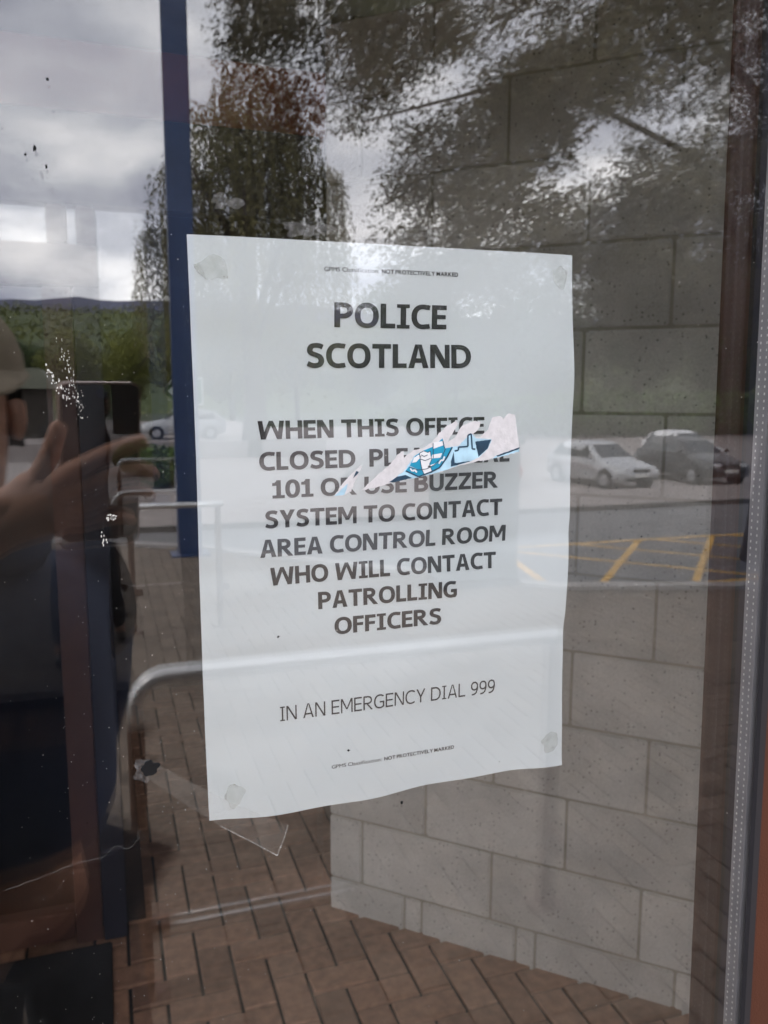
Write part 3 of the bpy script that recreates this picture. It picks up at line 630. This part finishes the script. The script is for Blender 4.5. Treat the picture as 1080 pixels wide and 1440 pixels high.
def ragged(poly, amp, seed):
    o = []; n = len(poly)
    for i in range(n):
        a, c = Vector((*poly[i], 0)), Vector((*poly[(i+1) % n], 0)); k = max(1, int((c-a).length/.0011)); nn = Vector((-(c-a).y, (c-a).x, 0)).normalized() if (c-a).length > 1e-6 else Vector()
        for t in range(k):
            p = a.lerp(c, t/k); p += nn*amp*mnoise.noise(Vector((p.x*900, p.y*900, seed))); o.append((p.x, p.y))
    return o
q = MB(); q.prism(ragged(mm('A'), .0006, 1), 0, -.00012); q.prism(ragged(mm('D'), .0005, 2), 0, -.00012); q.build('backing', 'stickpaper', stk)
def layer(name, ns, m, y, am=0):
    q = MB()
    for n_ in ns: q.prism(ragged(mm(n_), am, 3) if am else mm(n_), -.0001, y)
    return q.build(name, m, stk)
layer('print', ['B', 'D2', 'B2'], 'paleblue', -.00016, .0004)
for n_ in ('dk', 'dk2', 'dk3', 'dk4', 'D3'): layer('shadow_print', [n_], 'navy', -.00020, .0003)
layer('numeral', ['num'], 'paleblue', -.00024)
layer('shield', ['field', 'cres'], 'cyan', -.00022)
layer('stripe', ['s1', 's2', 's3', 's4', 'ban'], 'stickwhite', -.00026)
q = MB()
def ol(pts_, w_=.00045):
    for a, c in zip(pts_, pts_[1:]):
        a, c = Vector((*a, 0))/1000, Vector((*c, 0))/1000; d = (c-a).normalized(); n = Vector((-d.y, d.x, 0))*w_/2
        q.prism([((a-n).x, (a-n).y), ((c-n).x, (c-n).y), ((c+n).x, (c+n).y), ((a+n).x, (a+n).y)], -.0002, -.00029-.000003*len(q.v)/8)
ol(P['ban']+P['ban'][:1], .0003); ol([(9.9, 22.5), (16.7, 19.4), (23.4, 21.6), (27.9, 23.6), (31.9, 28.7), (34.7, 33.8)], .0007); ol(P['num'][:8], .0008); ol([(31, 33.2), (29, 28.3), (25.1, 25.2), (21.1, 23.2), (16.6, 22.8), (11.6, 24.5)], .0003)
ol([(17.5, 28.2), (20.2, 27.4), (23, 28.4)], .0003); ol([(18, 30.3), (19.6, 29.4), (21.4, 30.2)], .0003); ol([(24.3, 36), (24.5, 28.5)], .0003); ol([(29.5, 37), (30.5, 33.3)], .0004)
q.build('outline', 'navy', stk)
q = MB()
for pts_ in ([(12.3, 23.6), (13.5, 22.2), (14.6, 22.9), (15.8, 21.6)], [(27.6, 25.6), (28.6, 27.4), (29.8, 27.2), (30.6, 29.2)]):
    for a, c in zip(pts_, pts_[1:]):
        a, c = Vector((*a, 0))/1000, Vector((*c, 0))/1000; n = Vector((-(c-a).normalized().y, (c-a).normalized().x, 0))*.0004
        q.prism([((a-n).x, (a-n).y), ((c-n).x, (c-n).y), ((c+n).x, (c+n).y), ((a+n).x, (a+n).y)], -.0002, -.00033-.000003*len(q.v)/8)
q.build('scroll', 'stickwhite', stk)

# tape, suction cup, residue, thread, dirt, all on the outer face of the glass
YG = -.0267
t_ = empty('tape_strip', (.045, YG, 1.52), label='strip of clear old tape slanting below the notice corner', cat='tape')
q = MB(); o_ = (.045, 1.52)
tp = [(.0128, 1.5505), (.030, 1.5375), (.052, 1.5215), (.0784, 1.5062), (.0765, 1.500), (.0727, 1.4908), (.060, 1.5005), (.045, 1.5115), (.028, 1.526), (.0135, 1.540)]
tp = [(x-o_[0], z-o_[1]) for x, z in tp]
q.prism(ragged(tp, .0006, 6), 0, -.00008); q.build('film', 'tape', t_)
q = MB()
for a, c in ((tp[3], tp[4]), (tp[4], tp[5]), (tp[5], tp[6]), (tp[6], tp[7])):
    a, c = Vector((*a, 0)), Vector((*c, 0)); n = Vector((-(c-a).normalized().y, (c-a).normalized().x, 0))*.00025
    q.prism([((a-n).x, (a-n).y), ((c-n).x, (c-n).y), ((c+n).x, (c+n).y), ((a+n).x, (a+n).y)], -.0001, -.00015-.000004*len(q.v)/8)
q.build('edge', 'tape_edge', t_)
cup = empty('adhesive_pad', (.0135, YG, 1.5465), label='small dark round pad with pale rim at the upper end of the tape', cat='pad')
q = MB(); blob(q, 0, 0, .0036, .0032, 2.2, 0, -.0012, 24, .3); q.build('pad', 'grime', cup)
q = MB(); blob(q, -.002, -.001, .0065, .0048, 5.2, 0, -.0003, 24, .5); q.build('rim', 'residue', cup)
for i, (x, z, rx, rz, lab) in enumerate(((.0539, 1.8031, .0056, .0032, 'grey adhesive residue smear above the top left of the notice'), (.0898, 1.7943, .0105, .0035, 'faint adhesive residue patch just above the notice top edge'))):
    q = MB(); blob(q, 0, 0, rx, rz, 9+i*2, 0, -.0002, 36, .55); o = q.build('adhesive_residue', 'residue', label=lab, cat='residue'); o.location = (x, YG, z)
q = MB(); th = []
for k in range(60):
    t = k/59; x = -.052+.060*t; z = 1.4975+.0135*t+.0017*math.sin(t*19+2*math.sin(t*7))*max(0, t-.3)*2+.0002*math.sin(t*50); th.append((x, YG-.0003, z))
for k in range(14): a = k*.5; th.append((.0078+.0016*math.sin(a), YG-.0004-.00002*k, 1.5118+.0016*math.cos(a)+.0002*k))
q.tube(th, .00003, 5); q.build('cobweb_thread', 'web', label='pale wavy cobweb thread stuck to the dark lower left glass', cat='thread')
random.seed(31)
q = MB()
def fleck(x, z, rx, rz): blob(q, x, z, rx, rz, random.uniform(0, 99), YG, YG-.0002, 9, .5)
for k in range(85):      # streak of dried droppings
    t = random.random(); fleck(-.0165+.008*t+random.gauss(0, .0011), 1.742-.033*t+random.gauss(0, .0012), random.choice((.5, .7, 1))*random.uniform(.00006, .00028), random.uniform(.0001, .0006))
for k in range(40): t = random.random(); fleck(-.0225+.009*t+random.gauss(0, .0008), 1.731-.016*t+random.gauss(0, .001), random.uniform(.0001, .0003), random.uniform(.00015, .0006))
for k in range(16): fleck(.0012+random.gauss(0, .0009), 1.6654+random.gauss(0, .0007), random.uniform(.0002, .0008), random.uniform(.0002, .0007))
for k in range(9): fleck(-.0025+random.gauss(0, .0007), 1.656+random.gauss(0, .0022), .00022, .0005)
for k in range(260): fleck(random.uniform(-.06, .075)+random.gauss(0, .01), random.uniform(1.40, 1.80), random.uniform(.00006, .00015), random.uniform(.00007, .0002))
for k in range(120): fleck(random.uniform(.0, .36), random.uniform(1.35, 1.9), random.uniform(.00008, .00017), random.uniform(.0001, .0003))
q.build('pale_speck_dirt', 'speck', kind='stuff')
q = MB()
for x, z, rx, rz in ((-.0223, 1.8188, .0006, .0017), (-.0257, 1.816, .0007, .0007), (-.018, 1.812, .0004, .0011), (-.016, 1.846, .0006, .0006), (.155, 1.69, .0004, .0004), (.075, 1.604, .0006, .0006), (.11, 1.541, .0007, .0006), (.139, 1.508, .0009, .0008), (.28, 1.642, .0005, .0005)): fleck(x, z, rx, rz)
for k in range(30): fleck(random.uniform(-.06, .34), random.uniform(1.35, 1.9), random.uniform(.0001, .0003), random.uniform(.0001, .0003))
q.build('dark_speck_dirt', 'grime', kind='stuff')

# ------------------------------------------------------------------ outside: railings, column, shed, sign, cabinet
def railing(x0, x1, y, h, low, label, posts):
    o = empty('handrail', (x0, y, 0), label=label, cat='railing', group='railings on the forecourt')
    n = 8; ar = [(.09-.09*math.cos(a*math.pi/2/n), 0, h-.09+.09*math.sin(a*math.pi/2/n)) for a in range(n+1)]
    q = MB(); q.tube([(0, 0, h-.16)]+ar+[(x1-x0, 0, h)], .022, 14); q.build('top_rail', 'steel', o, smooth=True)
    if low: q = MB(); q.tube([(0, 0, low), (.62, 0, low)], .0065, 10); q.build('lower_rail', 'steel', o, smooth=True)
    for p in posts:
        q = MB(); q.tube([(p, 0, 0), (p, 0, h-(.14 if p == 0 else .02))], .0235, 14); q.disc((p, 0, .006), (0, 0, 1), .06, .012); po = q.build('post', 'post', o, smooth=False)
        lb = low or .3; q = MB(); q.box((p+.01, -.03, lb-.025), (p+.07, .03, lb+.025), None, .006); q.build('bracket', 'post', po)
railing(.045, 1.36, -1.87, .955, .215, 'nearer steel handrail on brown posts beside the window', (0, 1.3))
railing(.14, .80, -5.65, .92, 0, 'farther short steel handrail on brown posts across the forecourt', (0, .62))
o = empty('blue_column', (.815, -8.52, 0), label='tall blue painted steel column standing at the forecourt edge', cat='column')
q = MB(); q.box((-.125, -.08, .02), (.125, .08, 7.6), None, .012); q.build('shaft', 'blue', o)
q = MB(); q.box((-.2, -.16, 0), (.2, .16, .02)); q.build('base_plate', 'blue', o)
o = empty('outbuilding', (-8.2, -47, -.55), label='low dark outbuilding with a pale sloping roof beyond the car park', cat='outbuilding')
q = MB(); q.box((-7, -2.5, 0), (5.5, 2.5, 2.5)); q.build('wall', 'shedwall', o)
q = MB(); q.prism([(-7.5, 2.5), (6.0, 2.5), (5.2, 3.5), (-6.8, 3.5)], -3, 3); q.build('roof', 'shedroof', o)
for x in (-4, 0, 3.5):
    q = MB(); q.box((x-.5, 2.48, 0), (x+.5, 2.55, 2.0)); q.build('door', 'trim', o)
o = empty('road_sign', (3.05, -30, ZR), label='small green arrow board on a post beside the blue column', cat='sign')
q = MB(); q.tube([(0, 0, 0), (0, 0, 3.6)], .04, 10); q.build('post', 'steel', o)
q = MB(); q.prism([(-.75, 3.15), (-.35, 2.72), (.30, 2.72), (.30, 3.58), (-.35, 3.58)], .05, .075); q.build('board', 'signgreen', o)
q = MB(); q.prism([(-.85, 3.15), (-.39, 2.65), (.36, 2.65), (.36, 3.65), (-.39, 3.65)], .045, .06) ; q.build('border', 'signwhite', o)
o = empty('utility_cabinet', (3.15, -6.35, 0), label='grey green steel utility cabinet on the forecourt behind the notice', cat='cabinet')
q = MB(); q.box((-.36, -.2, .06), (.36, .2, 1.28), None, .015); q.build('body', 'cab', o); q = MB(); q.box((-.38, -.22, 0), (.38, .22, .06)); q.build('plinth', 'kerbd', o)
q = MB(); q.box((-.39, -.23, 1.28), (.39, .23, 1.33), None, .01); q.build('lid', 'cab', o); q = MB(); q.box((.1, .2, .6), (.14, .225, .78), None, .004); q.build('handle', 'trim', o)

# ------------------------------------------------------------------ cars (x forward)
def car(loc, rz, paint, label, van=0, sc_=1.0):
    o = empty('parked_car', loc, rz, label=label, cat='car', group='cars parked beyond the road'); o.scale = (sc_,)*3
    H = 1.92 if van else 1.49
    st = [(2.12, .60, .42, .56, .60, .30), (2.02, .80, .30, .66, .70, .55), (1.75, .86, .24, .74, .82, .62), (1.2, .88, .22, .82, .93, .66), (.85, .88, .22, .88, .99, .66), (.15, .88, .22, .93, H-.07, .56), (-.3, .88, .22, .94, H, .57), (-1.1, .88, .22, .96, H-.02, .56), (-1.65, .88, .24, .98, H-.12, .54), (-1.95, .84, .28, .99, 1.05 if not van else H-.2, .56), (-2.1, .74, .40, .92, .95, .50)]
    q = MB(); vs = []
    for x, wb, zb_, zs_, zt, wt in st:
        half = [(wb*.93, zb_), (wb, zb_+.12), (wb, (zb_+zs_)/2+.05), (wb*.97, zs_), (wt+.03, zt-.03), (wt*.8, zt), (0, zt+.012)]
        vs += [(x, y, z) for y, z in half]+[(x, -y, z) for y, z in half[-2::-1]]
    n = 13; fs = [(i*n+k, i*n+k+1, (i+1)*n+k+1, (i+1)*n+k) for i in range(len(st)-1) for k in range(n-1)]+[tuple(range(n)), tuple((len(st)-1)*n+k for k in range(n))]+[(i*n, i*n+n-1, (i+1)*n+n-1, (i+1)*n) for i in range(len(st)-1)]
    q.add(vs, fs); q.build('body', paint, o, smooth=True)
    def panel(name, pts_, m):
        c = sum((Vector(p) for p in pts_), Vector())/len(pts_); q = MB(); k = len(pts_); q.add(list(pts_), [tuple(range(k))]); return q.build(name, m, o)
    panel('windscreen', [(.86, -.62, 1.005), (.86, .62, 1.005), (.24, .54, H-.10), (.24, -.54, H-.10)], 'cglass')
    for s in (1, -1):
        panel('side_window', [(.62, s*.872, .98), (-1.55, s*.872, 1.01), (-1.45, s*.612, H-.13), (.12, s*.622, H-.13)], 'cglass')
        q = MB(); q.box((1.96, s*.50-.13, .62), (2.10, s*.50+.13, .74), None, .03); q.build('headlight', 'lamp', o)
        q = MB(); q.box((.62, s*.93-.07, .97), (.76, s*.93+.07, 1.10), None, .03); q.build('door_mirror', paint, o)
        for x in (1.33, -1.28):
            q = MB(); q.disc((x, s*.80, .315), (0, 1, 0), .37, .17, 24); q.build('wheel_arch', 'trim', o)
            we = MB().disc((x, s*.81, .31), (0, 1, 0), .31, .19, 24).build('wheel', 'tyre', o)
            q = MB(); q.disc((x, s*.91, .31), (0, 1, 0), .20, .012, 20)
            for a in range(5): aa = a*1.2566; q.box((-.02, -.012, .03), (.02, .012, .19), Matrix.Translation((x, s*.917, .31)) @ Matrix.Rotation(aa, 4, 'Y'))
            q.build('rim', 'rim', we)
    q = MB(); q.box((2.06, -.34, .56), (2.13, .34, .70), None, .02); q.build('grille', 'trim', o); q = MB(); q.box((2.04, -.60, .30), (2.14, .60, .42), None, .02); q.build('bumper_vent', 'trim', o)
    q = MB(); q.box((2.12, -.26, .44), (2.15, .26, .55)); q.build('number_plate', 'plate', o)
    if van:
        for s in (1, -1): q = MB(); q.box((-1.5, s*.5-.02, H+.03), (.2, s*.5+.02, H+.07)); q.build('roof_rail', 'trim', o)
    return o
car((16.2, -24.0, ZR), R(85), 'silver', 'silver hatchback parked nose on, right of the notice')
car((20.1, -24.2, ZR), R(92), 'darkcar', 'dark car parked at the right edge beside the silver hatchback', 0, 1.05)
car((24.6, -30.2, ZR), R(92), 'whitecar', 'white estate car mostly hidden behind the dark car at the right edge')
car((3.75, -42.5, -.55), R(180), 'silver', 'distant silver saloon seen side on left of the blue column')
car((12.4, -26.0, ZR), R(90), 'redcar', 'dark red car parked behind the notice left of the silver hatchback')

# ------------------------------------------------------------------ photographer
def skin_obj(name, chains, m, parent=None, sub=2, root=0):
    """chains: list of lists of ((x,y,z), r or (rx,ry)); an index tuple ('j', chain, i) reuses a joint"""
    vs, es, rs, idx, roots = [], [], [], {}, []
    for ci, ch in enumerate(chains):
        prev = None
        for pi, it in enumerate(ch):
            if it[0] == 'j': k = idx[(it[1], it[2])]
            else:
                k = len(vs); vs.append(it[0]); rs.append(it[1] if isinstance(it[1], tuple) else (it[1], it[1]))
                if prev is None: roots.append(k)
            idx[(ci, pi)] = k
            if prev is not None: es.append((prev, k))
            prev = k
    me = bpy.data.meshes.new(name); me.from_pydata(vs, es, []); o = bpy.data.objects.new(name, me); col.objects.link(o)
    if parent: o.parent = parent
    sm = o.modifiers.new('skin', 'SKIN'); sm.use_smooth_shade = True; sm.branch_smoothing = .3
    if not me.skin_vertices: 
        me.attributes
    return o, me, rs, roots, sub, m
def finish_skin(t):
    o, me, rs, roots, sub, m = t
    sv = me.skin_vertices
    if not sv:
        bm = bmesh.new(); bm.from_mesh(me); bm.verts.layers.skin.verify(); bm.to_mesh(me); bm.free(); sv = me.skin_vertices
    for i, r_ in enumerate(rs): sv[0].data[i].radius = r_; sv[0].data[i].use_root = i in roots
    s = o.modifiers.new('sub', 'SUBSURF'); s.levels = sub; s.render_levels = sub
    dg = bpy.context.evaluated_depsgraph_get(); nm = bpy.data.meshes.new_from_object(o.evaluated_get(dg)); o.modifiers.clear(); o.data = nm
    nm.materials.clear(); nm.materials.append(MT[m]); nm.polygons.foreach_set('use_smooth', [True]*len(nm.polygons)); return o
def sk(*a, **k): return finish_skin(skin_obj(*a, **k))
person = None
pelvis = (-.17, -.93, .98)
LW_, RW_ = (-.088, -.425, 1.603), (-.09, -1.03, 1.07)
body = [
    [(pelvis, (.09, .07)), ((-.17, -.925, 1.16), (.105, .08)), ((-.17, -.915, 1.36), (.13, .085)), ((-.168, -.885, 1.49), (.055, .055)), ((-.19, -.865, 1.565), .055), ((-.190, -.845, 1.63), (.07, .085)), ((-.190, -.84, 1.72), (.078, .098)), ((-.190, -.845, 1.79), (.055, .075))],
    [('j', 0, 2), ((-.31, -.87, 1.435), .046), ((-.335, -.66, 1.46), .040), ((-.20, -.525, 1.545), .040), (LW_, (.028, .021)), ((-.062, -.408, 1.627), (.033, .017))],
    [('j', 0, 2), ((-.055, -.94, 1.435), .044), ((-.035, -.985, 1.24), .046), ((-.055, -1.02, 1.15), .038), (RW_, (.021, .027)), ((-.095, -1.015, 1.01), (.016, .032))],
    [('j', 0, 0), ((-.24, -.90, .88), .06), ((-.275, -.82, .50), .055), ((-.325, -.77, .10), .042), ((-.335, -.69, .035), (.042, .035))],
    [('j', 0, 0), ((-.10, -.99, .88), .06), ((-.06, -1.04, .50), .055), ((.035, -1.18, .10), .042), ((.045, -1.10, .035), (.042, .035))],
]
dy = -.008
def F(*p, r=.0085): return [((x, y+dy, z), r*(1-.09*i)) for i, (x, y, z) in enumerate(p)]
fing = [F((-.050, -.399, 1.636), (-.029, -.385, 1.652), (.001, -.381, 1.667), (.019, -.383, 1.674), (.036, -.388, 1.679), r=.0112),
        F((-.050, -.402, 1.628), (-.022, -.387, 1.636), (.010, -.380, 1.650), (.030, -.386, 1.652), (.043, -.402, 1.646), r=.0112),
        F((-.052, -.405, 1.620), (-.022, -.391, 1.619), (.008, -.383, 1.631), (.027, -.390, 1.632), (.039, -.406, 1.626), r=.0105),
        F((-.056, -.408, 1.612), (-.027, -.397, 1.603), (-.003, -.389, 1.610), (.012, -.396, 1.610), (.022, -.411, 1.604), r=.0084),
        F((-.070, -.408, 1.622), (-.060, -.402, 1.642), (-.046, -.396, 1.668), (-.036, -.395, 1.697), r=.0115)]
palm = [[((-.112, -.437, 1.594), .027), ((-.088, -.428, 1.606), .029), ((-.064, -.424, 1.618), .034), ((-.042, -.420, 1.624), .034), ((-.024, -.412, 1.628), .024)],
        [((-.075, -.424, 1.612), .026), ((-.062, -.416, 1.634), .022), ((-.055, -.410, 1.648), .016)]]
rf = [F((-.048, -.862, 1.02), (-.050, -.838, .985), (-.056, -.830, .955), (-.064, -.832, .935), (-.070, -.838, .920), r=.0105),
      F((-.048, -.872, 1.01), (-.048, -.852, .970), (-.055, -.848, .936), (-.065, -.852, .915), (-.072, -.858, .902), r=.0105),
      F((-.048, -.884, 1.01), (-.048, -.870, .968), (-.056, -.867, .936), (-.066, -.870, .917), (-.073, -.875, .906), r=.009),
      F((-.048, -.895, 1.01), (-.049, -.888, .972), (-.057, -.885, .947), (-.065, -.887, .932), r=.008),
      F((-.052, -.875, 1.04), (-.062, -.845, 1.02), (-.070, -.828, .995), (-.075, -.822, .972), r=.011)]
rf = [[((x-.047, y-dy-.14, z), r_) for (x, y, z), r_ in ch] for ch in rf]
person = sk('person', body+palm+fing+rf, 'skin'); tag(person, 'person in tan cap and navy jacket holding up a phone, reflected at left', 'person')
sk('jacket', [[((-.17, -.93, .99), (.20, .15)), ((-.17, -.925, 1.16), (.185, .14)), ((-.17, -.915, 1.36), (.195, .135)), ((-.168, -.898, 1.475), (.135, .115)), ((-.172, -.88, 1.535), (.088, .088)), ((-.178, -.868, 1.565), (.082, .085))],
    [('j', 0, 2), ((-.31, -.87, 1.44), .098), ((-.335, -.66, 1.458), .066), ((-.22, -.545, 1.532), .058), ((-.165, -.49, 1.563), .050)],
    [('j', 0, 2), ((-.055, -.94, 1.44), .092), ((-.035, -.985, 1.24), .064), ((-.055, -1.02, 1.14), .055), ((-.085, -1.03, 1.075), .046)]], 'jacket', person)
sk('trousers', [[((-.17, -.93, 1.02), (.17, .13)), ((-.25, -.88, .88), (.105, .11)), ((-.275, -.82, .50), .105), ((-.32, -.775, .09), .078)], [('j', 0, 0), ((-.09, -1.0, .88), (.105, .11)), ((-.06, -1.04, .50), .11), ((.025, -1.175, .09), .08)]], 'trous', person)
for p in ((-.33, -.78), (.04, -1.19)):
    sk('shoe', [[((p[0], p[1]-.03, .048), (.045, .045)), ((p[0]+.003, p[1]+.07, .042), (.047, .04)), ((p[0]+.006, p[1]+.165, .033), (.044, .031))]], 'shoe', person)
q = MB(); hc = Vector((-.190, -.84, 1.745)); vs = []; n = 24
for j in range(7):
    a = j/6*math.pi/2
    for k in range(n): t = 2*math.pi*k/n; vs.append(hc+Vector((.093*math.cos(a)*math.cos(t), .112*math.cos(a)*math.sin(t), .105*math.sin(a))))
q.add(vs, [(j*n+k, j*n+(k+1) % n, (j+1)*n+(k+1) % n, (j+1)*n+k) for j in range(6) for k in range(n)])
cp = q.build('cap', 'cap', person, smooth=True)
q = MB(); top = []; bot = []
for k in range(13):
    t = math.pi*(k/12); c_, s_ = math.cos(t), math.sin(t)
    inn = hc+Vector((.092*c_, .110*s_, .004)); outp = hc+Vector((.097*c_, .112*s_+.085*s_**.7 if s_ > 0 else .11*s_, -.018*s_+.002-.03*abs(c_)*s_)); top += [inn, outp]
vs = top+[v-Vector((0, 0, .005)) for v in top]; m2 = len(top)
fs = [(2*k, 2*k+1, 2*k+3, 2*k+2) for k in range(12)]+[(m2+2*k, m2+2*k+2, m2+2*k+3, m2+2*k+1) for k in range(12)]+[(2*k+1, m2+2*k+1, m2+2*k+3, 2*k+3) for k in range(12)]
q.add(vs, fs); q.build('brim', 'cap', cp)
q = MB(); vs = []
for j in range(6):
    a = -j/5*.75
    for k in range(17): t = math.pi+math.pi*k/16; vs.append(hc+Vector((.086*math.cos(t), .104*math.sin(t), -.10*j/5)))
q.add(vs, [(j*17+k, j*17+k+1, (j+1)*17+k+1, (j+1)*17+k) for j in range(5) for k in range(16)]); q.build('hair', 'hair', person, smooth=True)
for s in (1, -1):
    q = MB(); q.disc((-.190+s*.031, -.745, 1.695), (0, 1, 0), .012, .012, 14); q.build('eye', 'eye', person)
    sk('ear', [[((-.190+s*.076, -.84, 1.715), (.008, .02)), ((-.190+s*.080, -.845, 1.68), (.007, .016)), ((-.190+s*.078, -.84, 1.655), (.005, .009))]], 'skin', person, 1)
sk('nose', [[((-.190, -.750, 1.695), .010), ((-.190, -.730, 1.665), .013), ((-.190, -.727, 1.652), .015)]], 'skin', person, 1)
q = MB(); q.box((-.203, -.758, 1.616), (-.153, -.746, 1.623), None, .003); q.build('mouth', 'hair', person)

# phone: its rear lens is where the picture was taken from
ph = empty('mobile_phone', CAM, label='black mobile phone with bronze edges held upright, reflected at left', cat='phone')
ph.matrix_world = Matrix.Translation(CAM-fwd*.004) @ Matrix((RGT, UP, -fwd)).transposed().to_4x4()
def rrect(x0, x1, y0, y1, r_, n=6):
    o = []
    for cx, cy_, a0 in ((x1-r_, y1-r_, 0), (x0+r_, y1-r_, 90), (x0+r_, y0+r_, 180), (x1-r_, y0+r_, 270)):
        for k in range(n+1): a = R(a0+90*k/n); o.append((cx+r_*math.cos(a), cy_+r_*math.sin(a)))
    return o
def slab(name, poly, z0, z1, m, par):
    q = MB(); n = len(poly); q.add([(x, y, z0) for x, y in poly]+[(x, y, z1) for x, y in poly], [tuple(range(n)), tuple(range(2*n-1, n-1, -1))]+[(i, (i+1) % n, n+(i+1) % n, n+i) for i in range(n)])
    return q.build(name, m, par)
slab('rim', rrect(-.037, .036, -.142, .009, .009), .0003, .0085, 'phone_rim', ph)
slab('back', rrect(-.0352, .0342, -.1402, .0072, .0075), -.0002, .0003, 'phone', ph)
slab('screen', rrect(-.0352, .0342, -.1402, .0072, .0075), .0085, .009, 'phone', ph)
slab('lens', rrect(-.005, .005, -.005, .005, .0049), -.0010, -.0002, 'lens', ph)
